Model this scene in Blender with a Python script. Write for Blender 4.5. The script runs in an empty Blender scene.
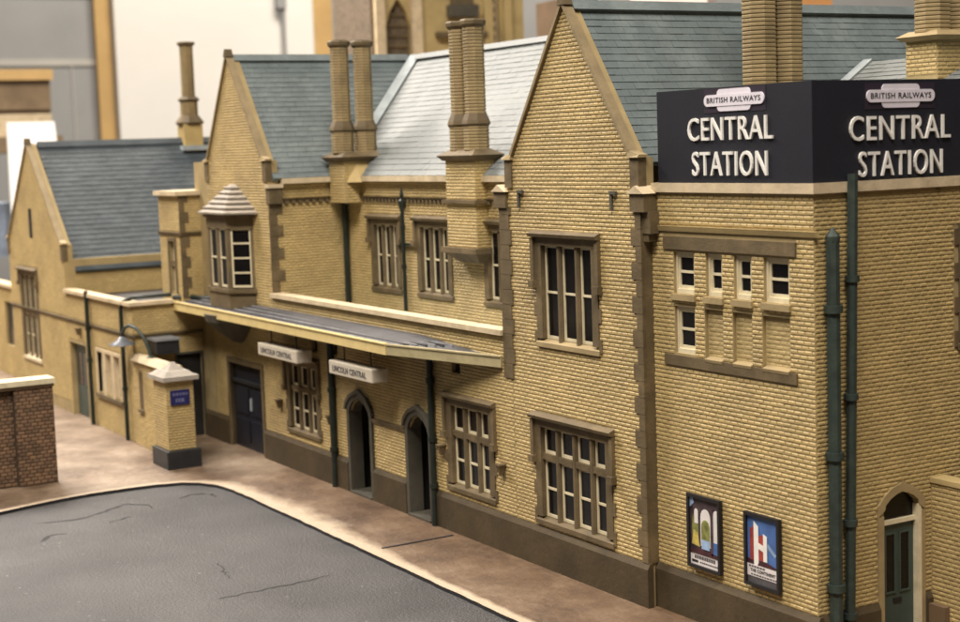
import bpy, bmesh, math, random
from mathutils import Vector, Matrix
random.seed(7)
# Everything is written in "full-size metres" of the modelled station and scaled by U:
# the place is a 1:76 scale model on a bench, so the real objects are U times as big.
U = 1 / 76.0
scene = bpy.context.scene
COL = scene.collection
rad = math.radians

# ------------------------------------------------------------------ camera
CAM = Vector((18.149, -16.588, 8.337))
YAW, PIT, ROL = rad(30.320), rad(5.983), rad(1.957)
F_ = Vector((-math.cos(YAW) * math.cos(PIT), math.sin(YAW) * math.cos(PIT), -math.sin(PIT)))
r_ = F_.cross(Vector((0, 0, 1))).normalized()
d_ = F_.cross(r_)
cr, sr = math.cos(ROL), math.sin(ROL)
right = cr * r_ + sr * d_
down = -sr * r_ + cr * d_
cam = bpy.data.cameras.new('camera')
camo = bpy.data.objects.new('camera', cam)
COL.objects.link(camo)
m = Matrix.Identity(4)
for i in range(3):
    m[i][0] = right[i]; m[i][1] = -down[i]; m[i][2] = -F_[i]; m[i][3] = CAM[i] * U
camo.matrix_world = m
cam.sensor_width = 36
cam.lens = 1570 / 960 * 36
cam.clip_start = 0.01
cam.clip_end = 50
cam.dof.use_dof = True
cam.dof.focus_distance = 28.5 * U
cam.dof.aperture_fstop = 38
scene.camera = camo

# ------------------------------------------------------------------ light (indoors: ceiling lamps)
w = bpy.data.worlds.new('World')
scene.world = w
w.use_nodes = True
bg = w.node_tree.nodes['Background']
bg.inputs[0].default_value = (1.0, 0.92, 0.82, 1)
bg.inputs[1].default_value = 0.055

def lamp(name, pos, target, sx, sy, power, col):
    l = bpy.data.lights.new(name, 'AREA')
    l.shape = 'RECTANGLE'; l.size = sx; l.size_y = sy; l.energy = power; l.color = col
    o = bpy.data.objects.new(name, l)
    COL.objects.link(o)
    o.location = pos
    o.rotation_euler = (Vector(target) - Vector(pos)).to_track_quat('-Z', 'Y').to_euler()
    return o

WARM = (1.0, 0.91, 0.82)
lamp('ceiling_lamp', (-0.95, -0.22, 0.78), (-0.40, -0.03, 0.0), 0.7, 0.2, 21, WARM)
lamp('ceiling_lamp', (0.30, -0.48, 1.10), (-0.15, 0, 0.05), 1.0, 0.15, 24, WARM)
lamp('ceiling_lamp', (-1.2, 0.9, 1.7), (-2.0, 1.2, 0.3), 1.2, 0.4, 60, (1.0, 0.9, 0.76))

scene.view_settings.view_transform = 'Standard'
scene.view_settings.look = 'None'
scene.view_settings.exposure = 0.03
scene.view_settings.gamma = 1.0
scene.render.engine = 'CYCLES'

# ------------------------------------------------------------------ materials
def nodes(name):
    mt = bpy.data.materials.new(name)
    mt.use_nodes = True
    nt = mt.node_tree
    return mt, nt, nt.nodes['Principled BSDF']

def _pos(nt, scale):
    g = nt.nodes.new('ShaderNodeNewGeometry')
    mp = nt.nodes.new('ShaderNodeVectorMath'); mp.operation = 'SCALE'
    nt.links.new(g.outputs['Position'], mp.inputs[0])
    mp.inputs[3].default_value = scale / U
    return mp.outputs[0], g

def _noise(nt, scale, detail=4, rough=0.6):
    v, g = _pos(nt, 1.0)
    n = nt.nodes.new('ShaderNodeTexNoise')
    n.inputs['Scale'].default_value = scale
    n.inputs['Detail'].default_value = detail
    n.inputs['Roughness'].default_value = rough
    nt.links.new(v, n.inputs['Vector'])
    return n.outputs['Fac']

def _ramp(nt, fac, stops):
    r = nt.nodes.new('ShaderNodeValToRGB')
    el = r.color_ramp.elements
    el[0].position, el[0].color = stops[0][0], (*stops[0][1], 1)
    el[1].position, el[1].color = stops[-1][0], (*stops[-1][1], 1)
    for p, c in stops[1:-1]:
        e = el.new(p); e.color = (*c, 1)
    nt.links.new(fac, r.inputs[0])
    return r.outputs[0]

def _mix(nt, a, b, fac, mode='MIX'):
    x = nt.nodes.new('ShaderNodeMix'); x.data_type = 'RGBA'; x.blend_type = mode
    for s, v in ((x.inputs[6], a), (x.inputs[7], b)):
        if isinstance(v, tuple): s.default_value = (*v, 1)
        else: nt.links.new(v, s)
    if isinstance(fac, (int, float)): x.inputs[0].default_value = fac
    else: nt.links.new(fac, x.inputs[0])
    return x.outputs[2]

def surface(name, col, var=0.18, vscale=1.6, rough=0.75, bump=0.006, bscale=14, island=0.0, dirt=None, dirt_amt=0.0, dirt_scale=0.7, spec=0.4, metal=0.0):
    """col with blotchy variation, per-piece variation, dirt patches and fine relief"""
    mt, nt, bs = nodes(name)
    lo = tuple(c * (1 - var) for c in col); hi = tuple(min(1, c * (1 + var)) for c in col)
    c = _ramp(nt, _noise(nt, vscale, 5), [(0.32, lo), (0.68, hi)])
    if island:
        g = nt.nodes.new('ShaderNodeNewGeometry')
        rr = _ramp(nt, g.outputs['Random Per Island'], [(0.0, (1 - island,) * 3), (0.5, (1, 1, 1)), (1.0, (1 + island, 1 + island * 0.9, 1 + island * 0.7))])
        c = _mix(nt, c, rr, 1.0, 'MULTIPLY')
    if dirt:
        f = _ramp(nt, _noise(nt, dirt_scale, 6, 0.65), [(0.5, (0, 0, 0)), (0.72, (dirt_amt,) * 3)])
        c = _mix(nt, c, dirt, f)
    nt.links.new(c, bs.inputs['Base Color'])
    bs.inputs['Roughness'].default_value = rough
    bs.inputs['Specular IOR Level'].default_value = spec
    bs.inputs['Metallic'].default_value = metal
    if bump:
        b = nt.nodes.new('ShaderNodeBump')
        b.inputs['Distance'].default_value = bump * U
        b.inputs['Strength'].default_value = 1.0
        nt.links.new(_noise(nt, bscale, 4), b.inputs['Height'])
        nt.links.new(b.outputs[0], bs.inputs['Normal'])
    return mt

M = {}
M['brick'] = surface('buff_brick', (0.46, 0.342, 0.145), 0.12, 1.1, 0.55, 0.006, 22, 0.09, (0.27, 0.195, 0.09), 0.65, 0.45)
M['mortar'] = surface('brick_joint', (0.34, 0.26, 0.125), 0.15, 2, 0.85, 0.004, 25)
M['render'] = surface('buff_plain', (0.44, 0.335, 0.15), 0.12, 1.0, 0.75, 0.006, 12, 0, (0.25, 0.18, 0.09), 0.5, 0.7)
M['stone'] = surface('brown_stone', (0.118, 0.086, 0.043), 0.2, 2.2, 0.7, 0.008, 16, 0.12, (0.28, 0.2, 0.1), 0.5, 1.4)
M['plinth'] = surface('plinth_stone', (0.066, 0.046, 0.021), 0.25, 1.2, 0.7, 0.010, 9, 0, (0.035, 0.025, 0.012), 0.6, 0.8)
M['grey_stone'] = surface('dark_grey_stone', (0.075, 0.068, 0.05), 0.2, 2, 0.7, 0.006, 14)
M['coping'] = surface('pale_coping', (0.60, 0.49, 0.32), 0.12, 2.5, 0.7, 0.006, 14, 0, (0.25, 0.18, 0.1), 0.5, 1.5)
M['gcop'] = surface('weathered_coping', (0.27, 0.205, 0.11), 0.18, 2.5, 0.7, 0.008, 14)
M['cap_grey'] = surface('grey_stone_cap', (0.36, 0.32, 0.27), 0.15, 3, 0.7, 0.006, 14)
M['sand'] = surface('sand_stone', (0.33, 0.25, 0.125), 0.15, 2.5, 0.7, 0.006, 14)
M['flue_brick'] = surface('sooty_buff_brick', (0.30, 0.225, 0.11), 0.18, 1.6, 0.7, 0.006, 18, 0, (0.17, 0.12, 0.06), 0.6, 1.5)
M['cream'] = surface('cream_paint', (0.70, 0.62, 0.42), 0.08, 4, 0.55, 0.003, 20, 0, (0.35, 0.27, 0.15), 0.35, 3)
M['fascia'] = surface('yellow_cream_paint', (0.70, 0.55, 0.24), 0.06, 2, 0.5, 0.004, 12, 0, (0.45, 0.36, 0.2), 0.45, 1.2)
M['fascia_grey'] = surface('greyish_cream_paint', (0.42, 0.36, 0.2), 0.12, 3, 0.6, 0.004, 12, 0, (0.25, 0.2, 0.12), 0.6, 2)  # darker, greyer cream than the long fascia, for the angled end
M['slate'] = surface('painted_slate', (0.132, 0.162, 0.164), 0.12, 1.6, 0.5, 0.010, 12, 0.045, (0.24, 0.28, 0.27), 0.5, 1.2, spec=0.5)
M['slate_dark'] = surface('dark_slate', (0.062, 0.078, 0.088), 0.16, 1.6, 0.5, 0.010, 12, 0.05, (0.12, 0.14, 0.15), 0.5, 1.2, spec=0.5)
M['slate_pale'] = surface('pale_slate', (0.170, 0.184, 0.178), 0.07, 1.4, 0.62, 0.010, 12, 0.04, (0.135, 0.155, 0.157), 0.5, 0.9, spec=0.5)
M['bay_slate'] = surface('brown_grey_slate', (0.26, 0.22, 0.17), 0.15, 3, 0.6, 0.008, 14)
M['lead'] = surface('lead_flashing', (0.33, 0.37, 0.38), 0.15, 4, 0.5, 0.006, 12)
M['pipe'] = surface('green_black_iron', (0.034, 0.049, 0.041), 0.25, 4, 0.5, 0.004, 20, 0, (0.07, 0.085, 0.06), 0.4, 3)
M['pipe_dark'] = surface('black_green_iron', (0.012, 0.018, 0.013), 0.25, 4, 0.5, 0.004, 20, 0, (0.03, 0.035, 0.025), 0.4, 3)
M['glass'] = surface('dark_glazing', (0.007, 0.006, 0.006), 0.3, 2, 0.16, 0.0, 1, spec=0.3)
M['door_blue'] = surface('blue_black_door_paint', (0.012, 0.014, 0.022), 0.2, 3, 0.4, 0.003, 20)
M['door_green'] = surface('grey_green_door_paint', (0.05, 0.07, 0.058), 0.12, 3, 0.5, 0.004, 18)
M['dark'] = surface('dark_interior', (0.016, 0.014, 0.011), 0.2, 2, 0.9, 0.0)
M['canopy_dark'] = surface('canopy_lead', (0.055, 0.055, 0.06), 0.25, 2, 0.42, 0.008, 8)
M['canopy_bar'] = surface('canopy_bar_grey', (0.26, 0.26, 0.27), 0.4, 3, 0.5, 0.006, 10)
M['navy'] = surface('navy_sign_board', (0.016, 0.017, 0.024), 0.10, 1.2, 0.5, 0.002, 20, spec=0.35)
M['white'] = surface('white_lettering', (0.82, 0.80, 0.74), 0.05, 5, 0.5, 0.002, 20)
M['lilac'] = surface('pale_totem', (0.76, 0.72, 0.78), 0.04, 5, 0.5, 0.0)
M['totem_edge'] = surface('totem_backing', (0.03, 0.022, 0.035), 0.05, 5, 0.5, 0.0)
M['ink'] = surface('black_ink', (0.02, 0.018, 0.02), 0.1, 5, 0.6, 0.0)
M['frame'] = surface('black_frame', (0.014, 0.013, 0.014), 0.1, 5, 0.45, 0.002, 20)
M['paper'] = surface('poster_white', (0.74, 0.70, 0.68), 0.05, 6, 0.55, 0.0)
M['sky_print'] = surface('poster_blue', (0.075, 0.16, 0.40), 0.25, 2.5, 0.5, 0.0)
M['sky_print2'] = surface('poster_pale_blue', (0.28, 0.40, 0.58), 0.3, 5, 0.5, 0.0)
M['red_print'] = surface('poster_red', (0.34, 0.05, 0.04), 0.3, 5, 0.5, 0.0)
M['maroon_print'] = surface('poster_maroon', (0.06, 0.02, 0.025), 0.4, 6, 0.5, 0.0)
M['arch_print'] = surface('poster_dark_purple', (0.06, 0.04, 0.045), 0.5, 6, 0.5, 0.0)
M['green_print'] = surface('poster_green', (0.20, 0.21, 0.06), 0.5, 7, 0.5, 0.0)
M['yellow_print'] = surface('poster_yellow', (0.50, 0.40, 0.10), 0.4, 8, 0.5, 0.0)
M['grey_print'] = surface('poster_grey', (0.09, 0.085, 0.09), 0.2, 6, 0.5, 0.0)
M['blue_sign'] = surface('blue_enamel', (0.018, 0.020, 0.10), 0.1, 5, 0.35, 0.0)
M['blue_mark'] = surface('pale_blue_marks', (0.12, 0.12, 0.24), 0.1, 5, 0.5, 0.0)
M['lightbox'] = surface('white_sign_box', (0.58, 0.52, 0.41), 0.06, 5, 0.5, 0.002, 20)
M['box_dark'] = surface('dark_grey_box', (0.022, 0.023, 0.025), 0.2, 4, 0.45, 0.003, 20)
M['box_lid'] = surface('grey_lid', (0.22, 0.23, 0.24), 0.1, 4, 0.5, 0.0)
M['lamp_grey'] = surface('lamp_shade_grey', (0.13, 0.14, 0.16), 0.15, 4, 0.4, 0.0)
M['cardbrick'] = surface('red_brown_brick', (0.175, 0.105, 0.060), 0.15, 2, 0.75, 0.004, 20, 0.35)
M['cardmortar'] = surface('pale_joint', (0.06, 0.038, 0.022), 0.1, 3, 0.8, 0.003, 20)
M['wood'] = surface('pine_timber', (0.55, 0.36, 0.15), 0.1, 0.3, 0.6, 0.0)
M['wood_dark'] = surface('dark_timber', (0.14, 0.09, 0.05), 0.2, 0.5, 0.7, 0.0)
M['wood_mid'] = surface('brown_timber', (0.24, 0.17, 0.10), 0.2, 0.5, 0.7, 0.0)
M['board_white'] = surface('white_board', (0.86, 0.84, 0.80), 0.02, 0.2, 0.5, 0.0)
M['room_grey'] = surface('grey_wall_paint', (0.33, 0.33, 0.33), 0.06, 0.15, 0.8, 0.0)
M['room_pale'] = surface('pale_wall_joint', (0.50, 0.48, 0.44), 0.05, 0.2, 0.8, 0.0)
M['orange'] = surface('orange_card', (0.72, 0.36, 0.14), 0.05, 0.5, 0.6, 0.0)
M['pinkwhite'] = surface('pinkish_white_card', (0.72, 0.62, 0.58), 0.05, 0.5, 0.6, 0.0)
M['bluecloth'] = surface('blue_plastic', (0.25, 0.30, 0.38), 0.4, 0.8, 0.5, 0.0)
M['louvre'] = surface('mottled_stone_lattice', (0.17, 0.13, 0.09), 0.5, 6, 0.8, 0.03, 6)

def pavement_mat():
    mt, nt, bs = nodes('brown_pavement')
    c = _ramp(nt, _noise(nt, 0.55, 7, 0.62), [(0.32, (0.11, 0.070, 0.042)), (0.5, (0.22, 0.158, 0.104)), (0.70, (0.35, 0.28, 0.205))])
    c2 = _ramp(nt, _noise(nt, 5, 6), [(0.3, (0.84, 0.83, 0.82)), (0.7, (1.12, 1.1, 1.08))])
    c = _mix(nt, c, c2, 1.0, 'MULTIPLY')
    # tone turns browner and darker along x, from the left yard past the station
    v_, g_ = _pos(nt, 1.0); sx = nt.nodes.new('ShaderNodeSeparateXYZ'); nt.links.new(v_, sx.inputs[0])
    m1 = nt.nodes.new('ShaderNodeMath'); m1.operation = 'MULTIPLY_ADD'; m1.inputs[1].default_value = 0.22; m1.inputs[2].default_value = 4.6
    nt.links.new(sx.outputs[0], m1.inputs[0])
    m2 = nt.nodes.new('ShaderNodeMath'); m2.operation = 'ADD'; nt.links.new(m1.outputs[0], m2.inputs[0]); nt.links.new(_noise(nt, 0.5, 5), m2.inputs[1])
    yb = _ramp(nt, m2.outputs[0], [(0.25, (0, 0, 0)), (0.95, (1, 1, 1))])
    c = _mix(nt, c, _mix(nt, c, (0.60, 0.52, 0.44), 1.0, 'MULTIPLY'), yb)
    at_ = nt.nodes.new('ShaderNodeAttribute'); at_.attribute_name = 'wear'
    n = _noise(nt, 1.3, 8, 0.68)
    ad = nt.nodes.new('ShaderNodeMath'); ad.operation = 'MULTIPLY_ADD'; ad.inputs[1].default_value = 1.15
    sb = nt.nodes.new('ShaderNodeMath'); sb.operation = 'SUBTRACT'; sb.inputs[1].default_value = 0.62
    nt.links.new(n, sb.inputs[0]); nt.links.new(at_.outputs['Fac'], ad.inputs[0]); nt.links.new(sb.outputs[0], ad.inputs[2])
    f = _ramp(nt, ad.outputs[0], [(0.16, (0, 0, 0)), (0.72, (0.9, 0.9, 0.9))])
    c = _mix(nt, c, (0.50, 0.40, 0.285), f)
    nt.links.new(c, bs.inputs['Base Color'])
    bs.inputs['Roughness'].default_value = 0.55
    b = nt.nodes.new('ShaderNodeBump'); b.inputs['Distance'].default_value = 0.05 * U
    nt.links.new(_noise(nt, 2.5, 6), b.inputs['Height']); nt.links.new(b.outputs[0], bs.inputs['Normal'])
    return mt
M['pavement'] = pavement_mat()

def road_mat():
    mt, nt, bs = nodes('grey_tarmac')
    c = _ramp(nt, _noise(nt, 0.35, 6, 0.6), [(0.3, (0.022, 0.021, 0.022)), (0.7, (0.066, 0.063, 0.062))])
    vo = nt.nodes.new('ShaderNodeTexVoronoi'); vo.inputs['Scale'].default_value = 3.4
    v_, _g = _pos(nt, 1.0); nt.links.new(v_, vo.inputs['Vector'])
    sp = _ramp(nt, vo.outputs['Distance'], [(0.05, (0.9, 0.9, 0.9)), (0.14, (0, 0, 0))])
    ms = _ramp(nt, _noise(nt, 0.9, 3), [(0.5, (0, 0, 0)), (0.62, (0.6, 0.6, 0.6))])
    sp = _mix(nt, sp, ms, 1.0, 'MULTIPLY')
    gr = _ramp(nt, _noise(nt, 14, 3, 0.7), [(0.35, (0.78, 0.78, 0.78)), (0.65, (1.22, 1.22, 1.22))])
    c = _mix(nt, c, gr, 1.0, 'MULTIPLY')
    c = _mix(nt, c, (0.4, 0.38, 0.35), sp)
    dk = _ramp(nt, _noise(nt, 3.1, 6, 0.7), [(0.62, (0, 0, 0)), (0.75, (0.5, 0.5, 0.5))])
    c = _mix(nt, c, (0.035, 0.034, 0.036), dk)
    nt.links.new(c, bs.inputs['Base Color'])
    bs.inputs['Roughness'].default_value = 0.55
    b = nt.nodes.new('ShaderNodeBump'); b.inputs['Distance'].default_value = 0.03 * U
    nt.links.new(_noise(nt, 16, 5, 0.7), b.inputs['Height']); nt.links.new(b.outputs[0], bs.inputs['Normal'])
    return mt
M['road'] = road_mat()
M['crack'] = surface('dark_crack', (0.022, 0.021, 0.022), 0.2, 3, 0.8, 0.0)

# ------------------------------------------------------------------ mesh helpers
_cache = {}
WL = {}          # world origin (full-size metres) of every object

class MB:
    def __init__(s): s.v = []; s.f = []
    def add(s, vs, fs):
        n = len(s.v); s.v += [tuple(p) for p in vs]; s.f += [tuple(i + n for i in f) for f in fs]; return s
    def box(s, x0, x1, y0, y1, z0, z1):
        x0, x1 = sorted((x0, x1)); y0, y1 = sorted((y0, y1)); z0, z1 = sorted((z0, z1))
        return s.add([(x0,y0,z0),(x1,y0,z0),(x1,y1,z0),(x0,y1,z0),(x0,y0,z1),(x1,y0,z1),(x1,y1,z1),(x0,y1,z1)],
                     [(0,3,2,1),(4,5,6,7),(0,1,5,4),(1,2,6,5),(2,3,7,6),(3,0,4,7)])
    def fbox(s, F, u0, u1, z0, z1, d0, d1):
        u0, u1 = sorted((u0, u1)); z0, z1 = sorted((z0, z1)); d0, d1 = sorted((d0, d1))
        P = F.pt
        return s.add([P(u0,d1,z0),P(u1,d1,z0),P(u1,d0,z0),P(u0,d0,z0),P(u0,d1,z1),P(u1,d1,z1),P(u1,d0,z1),P(u0,d0,z1)],
                     [(0,3,2,1),(4,5,6,7),(0,1,5,4),(1,2,6,5),(2,3,7,6),(3,0,4,7)])
    def fprism(s, F, poly, d0, d1):
        """poly: CCW (u,z) seen from outside"""
        n = len(poly); d0, d1 = sorted((d0, d1))
        vs = [F.pt(u, d1, z) for u, z in poly] + [F.pt(u, d0, z) for u, z in poly]
        fs = [tuple(range(n)), tuple(range(2*n-1, n-1, -1))] + [((i+1)%n, i, i+n, (i+1)%n+n) for i in range(n)]
        return s.add(vs, fs)
    def zprism(s, poly, z0, z1):
        n = len(poly)
        vs = [(x, y, z1) for x, y in poly] + [(x, y, z0) for x, y in poly]
        fs = [tuple(range(n)), tuple(range(2*n-1, n-1, -1))] + [((i+1)%n, i, i+n, (i+1)%n+n) for i in range(n)]
        return s.add(vs, fs)
    def hexa(s, b, t):
        """eight corners: bottom four, top four, both CCW from above"""
        return s.add(list(b) + list(t), [(0,3,2,1),(4,5,6,7),(0,1,5,4),(1,2,6,5),(2,3,7,6),(3,0,4,7)])
    def tube(s, pts, r, n=8, caps=True):
        pts = [Vector(p) for p in pts]; rings = []
        up = Vector((0.13, 0.37, 0.92))
        for i, p in enumerate(pts):
            t = (pts[min(i+1, len(pts)-1)] - pts[max(i-1, 0)]).normalized()
            a = t.cross(up)
            if a.length < 0.05: a = t.cross(Vector((1, 0, 0)))
            a.normalize(); b = t.cross(a)
            rr = r[i] if isinstance(r, (list, tuple)) else r
            rings.append([p + rr * (math.cos(2*math.pi*k/n) * a + math.sin(2*math.pi*k/n) * b) for k in range(n)])
        vs = [q for R in rings for q in R]; fs = []
        for i in range(len(rings)-1):
            for k in range(n):
                fs.append((i*n+k, i*n+(k+1)%n, (i+1)*n+(k+1)%n, (i+1)*n+k))
        if caps:
            fs.append(tuple(range(n-1, -1, -1))); fs.append(tuple((len(rings)-1)*n + k for k in range(n)))
        return s.add(vs, fs)
    def lathe(s, cx, cy, prof, n=8, rot=0.0, a0=0.0, a1=2*math.pi):
        full = abs(a1 - a0 - 2*math.pi) < 1e-6
        m_ = n if full else n + 1
        vs = []
        for r, z in prof:
            for k in range(m_):
                a = rot + a0 + (a1 - a0) * k / n
                vs.append((cx + r*math.cos(a), cy + r*math.sin(a), z))
        fs = []
        for i in range(len(prof)-1):
            for k in range(n):
                k2 = (k+1) % m_ if full else k+1
                fs.append((i*m_+k, i*m_+k2, (i+1)*m_+k2, (i+1)*m_+k))
        fs.append(tuple(range(m_-1, -1, -1))); fs.append(tuple((len(prof)-1)*m_ + k for k in range(m_)))
        return s.add(vs, fs)
    def build(s, name, mat, parent=None, smooth=False, recalc=True, kind=None, label=None, bevel=0.0):
        xs = [p[0] for p in s.v]; ys = [p[1] for p in s.v]; zs = [p[2] for p in s.v]
        o3 = ((min(xs)+max(xs))/2, (min(ys)+max(ys))/2, min(zs))
        rel = [(round((p[0]-o3[0])*U, 7), round((p[1]-o3[1])*U, 7), round((p[2]-o3[2])*U, 7)) for p in s.v]
        key = (mat, smooth, tuple(rel), tuple(s.f)) if len(rel) < 200 else None
        me = _cache.get(key) if key else None
        if me is None:
            me = bpy.data.meshes.new(name)
            me.from_pydata(rel, [], s.f)
            if recalc:
                bm = bmesh.new(); bm.from_mesh(me); bmesh.ops.recalc_face_normals(bm, faces=bm.faces); bm.to_mesh(me); bm.free()
            me.materials.append(M[mat])
            if smooth:
                me.shade_smooth(); me.set_sharp_from_angle(angle=rad(38))
            if key: _cache[key] = me
        o = bpy.data.objects.new(name, me)
        COL.objects.link(o)
        pl = Vector((0, 0, 0))
        if parent is not None:
            o.parent = parent; pl = WL[parent.name]
        o.location = (Vector(o3) - pl) * U
        WL[o.name] = Vector(o3)
        if kind: o['kind'] = kind
        if label: o['label'] = label
        if bevel:
            b = o.modifiers.new('bevel', 'BEVEL'); b.width = bevel * U; b.segments = 2; b.limit_method = 'ANGLE'
        return o

class Front:      # wall facing -y at y = Y: u is x
    def __init__(s, Y): s.Y = Y
    def pt(s, u, d, z): return (u, s.Y - d, z)
class Side:       # wall facing +x at x = X: u is y
    def __init__(s, X): s.X = X
    def pt(s, u, d, z): return (s.X + d, u, z)
class Oblique:    # vertical wall from (x0,y0) towards (x1,y1), outside on the right-hand side of that walk
    def __init__(s, p0, p1):
        s.p = Vector(p0); e = Vector(p1) - s.p; s.L = e.length; s.e = e.normalized(); s.n = Vector((s.e.y, -s.e.x))
    def pt(s, u, d, z):
        q = s.p + s.e * u + s.n * d; return (q.x, q.y, z)

def thing(name, label, cat, loc, group=None):
    o = bpy.data.objects.new(name, None); COL.objects.link(o)
    o.empty_display_size = 0.02
    o.location = Vector(loc) * U; WL[o.name] = Vector(loc)
    o['label'] = label; o['category'] = cat
    if group: o['group'] = group
    return o
def tag(o, label, cat, group=None):
    o['label'] = label; o['category'] = cat
    if group: o['group'] = group
    return o

# brickwork -----------------------------------------------------------------
CH, BL = 0.0750, 0.165
def sub_intervals(iv, holes, z):
    for h in holes:
        if callable(h):
            hh = h(z)
            if hh is None: continue
            a, b = hh
        else:
            if not (h[2] - 0.02 < z < h[3] + 0.02): continue
            a, b = h[0], h[1]
        out = []
        for p, q in iv:
            if b <= p or a >= q: out.append((p, q)); continue
            if a > p: out.append((p, a))
            if b < q: out.append((b, q))
        iv = out
    return iv

def bricks(F, z0, z1, outline, holes, parent, mat='brick', proud=0.0105, ch=CH, bl=BL, base=0.0, j=0.0035, e=0.017, eu=0.011):
    mb = MB()
    k = 0; z = z0
    while z + ch * 0.6 < z1:
        zt = min(z + ch, z1); zm = (z + zt) / 2
        for a, b in sub_intervals([outline(zm)] if not isinstance(outline(zm), list) else outline(zm), holes, zm):
            off = (k % 2) * bl * 0.5 + (k % 3) * 0.013
            st = math.floor((a - off) / bl) * bl + off
            u = st
            while u < b:
                p, q = max(u, a) + j, min(u + bl, b) - j
                u += bl
                if q - p < 0.045: continue
                dd = proud + random.uniform(-0.003, 0.003) + base
                lo, hi = z + .003 + random.uniform(-.0025, .0035), zt - .003 + random.uniform(-.0035, .0025)
                t = random.uniform(-0.002, 0.002)
                P = F.pt
                vs = [P(p, base - .004, lo), P(q, base - .004, lo), P(q, base - .004, hi), P(p, base - .004, hi),
                      P(p+eu, dd+t, lo+e), P(q-eu, dd-t, lo+e), P(q-eu, dd-t, hi-e), P(p+eu, dd+t, hi-e)]
                mb.add(vs, [(4,5,6,7),(0,1,5,4),(1,2,6,5),(2,3,7,6),(3,0,4,7)])
        z += ch; k += 1
    return mb.build('brickwork', mat, parent, recalc=False, kind='stuff')

def core(F, u0, u1, z0, z1, holes, root, thick=0.3, mat='mortar', extra=None, name='wall'):
    us = sorted({u0, u1, *[min(max(v, u0), u1) for h in holes for v in h[:2]]})
    zs = sorted({z0, z1, *[min(max(v, z0), z1) for h in holes for v in h[2:4]]})
    mb = MB()
    for i in range(len(us)-1):
        run = None
        for k in range(len(zs)-1):
            um, zm = (us[i]+us[i+1])/2, (zs[k]+zs[k+1])/2
            solid = not any(h[0] < um < h[1] and h[2] < zm < h[3] for h in holes)
            if solid: run = (run[0], zs[k+1]) if run else (zs[k], zs[k+1])
            if run and (not solid or k == len(zs)-2):
                mb.fbox(F, us[i], us[i+1], run[0], run[1], -thick, 0); run = None
    if extra: extra(mb)
    return mb.build(name, mat, root, recalc=False)

# windows -------------------------------------------------------------------
def sash(F, u0, u1, z0, z1, par, rails=(0.5,), bw=0.05, d=-0.075, bars=()):
    mb = MB()
    mb.fbox(F, u0, u0+bw, z0, z1, d-.04, d); mb.fbox(F, u1-bw, u1, z0, z1, d-.04, d)
    mb.fbox(F, u0+bw, u1-bw, z0, z0+bw*1.2, d-.04, d); mb.fbox(F, u0+bw, u1-bw, z1-bw, z1, d-.04, d)
    for r in rails:
        zz = z0 + (z1-z0)*r; mb.fbox(F, u0+bw, u1-bw, zz-.022, zz+.022, d-.04, d+.006)
    mb.build('sash', 'cream', par, recalc=False)
    g = MB(); g.fbox(F, u0+bw*.5, u1-bw*.5, z0+bw*.5, z1-bw*.5, d-.034, d-.022); g.build('pane', 'glass', par, recalc=False)

def stone_window(root, F, u0, u1, z0, z1, n, transom=None, hood=True, drop=0.8, sill_col='stone', label=None, mull=0.13, jamb=0.2, teeth=True):
    head = 0.16; sil = 0.16
    mb = MB()
    mb.fbox(F, u0, u0+jamb, z0+sil, z1-head, -.2, .03); mb.fbox(F, u1-jamb, u1, z0+sil, z1-head, -.2, .03)
    mb.fbox(F, u0, u1, z1-head, z1, -.2, .033)
    if teeth:
        z = z0 + .05; k = 0
        while z < z1 - .3:
            if k % 2 == 0:
                mb.fbox(F, u0-.09, u0, z, z+.26, -.02, .027); mb.fbox(F, u1, u1+.09, z, z+.26, -.02, .027)
            z += .28; k += 1
    wdw = mb.build('window', 'stone', root, label=label, recalc=False)
    s_ = MB()
    P = F.pt
    a, b = u0 - .03, u1 + .03
    s_.hexa([P(a,.05,z0),P(b,.05,z0),P(b,-.2,z0),P(a,-.2,z0)], [P(a,.05,z0+.09),P(b,.05,z0+.09),P(b,-.1,z0+sil),P(a,-.1,z0+sil)])
    s_.build('sill', sill_col, wdw)
    iw = (u1 - u0 - 2*jamb - (n-1)*mull) / n
    for k in range(n):
        a = u0 + jamb + k*(iw+mull)
        if k:
            q = MB()
            P = F.pt
            # chamfered mullion
            c = .03
            poly = [(a-mull, -.17), (a-mull, -.05), (a-mull+c, -.005), (a-c, -.005), (a, -.05), (a, -.17)]
            vs = [P(u, d, zz) for zz in (z0+.12, z1-head) for u, d in poly]; nn = len(poly)
            q.add(vs, [tuple(range(nn)), tuple(range(2*nn-1, nn-1, -1))] + [(i, (i+1)%nn, (i+1)%nn+nn, i+nn) for i in range(nn)])
            q.build('mullion', 'stone', wdw)
        if transom:
            sash(F, a, a+iw, z0+sil, transom-.05, wdw); sash(F, a, a+iw, transom+.07, z1-head, wdw, rails=())
            q = MB(); q.fbox(F, a-.01, a+iw+.01, transom-.05, transom+.07, -.17, -.012); q.build('transom', 'stone', wdw, recalc=False)
        else:
            sash(F, a, a+iw, z0+sil, z1-head, wdw)
    if hood:
        q = MB(); P = F.pt
        a, b = u0-.1, u1+.1
        q.hexa([P(a,.13,z1+.01),P(b,.13,z1+.01),P(b,.0,z1-.02),P(a,.0,z1-.02)], [P(a,.15,z1+.07),P(b,.15,z1+.07),P(b,0,z1+.13),P(a,0,z1+.13)])
        for u in (a, b-.1):
            q.fbox(F, u, u+.1, z1-drop, z1-.02, 0, .085)
            q.fbox(F, u-.03, u+.13, z1-drop-.14, z1-drop, 0, .13)
        q.build('hood_mould', 'stone', wdw, recalc=False)
    return wdw
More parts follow.
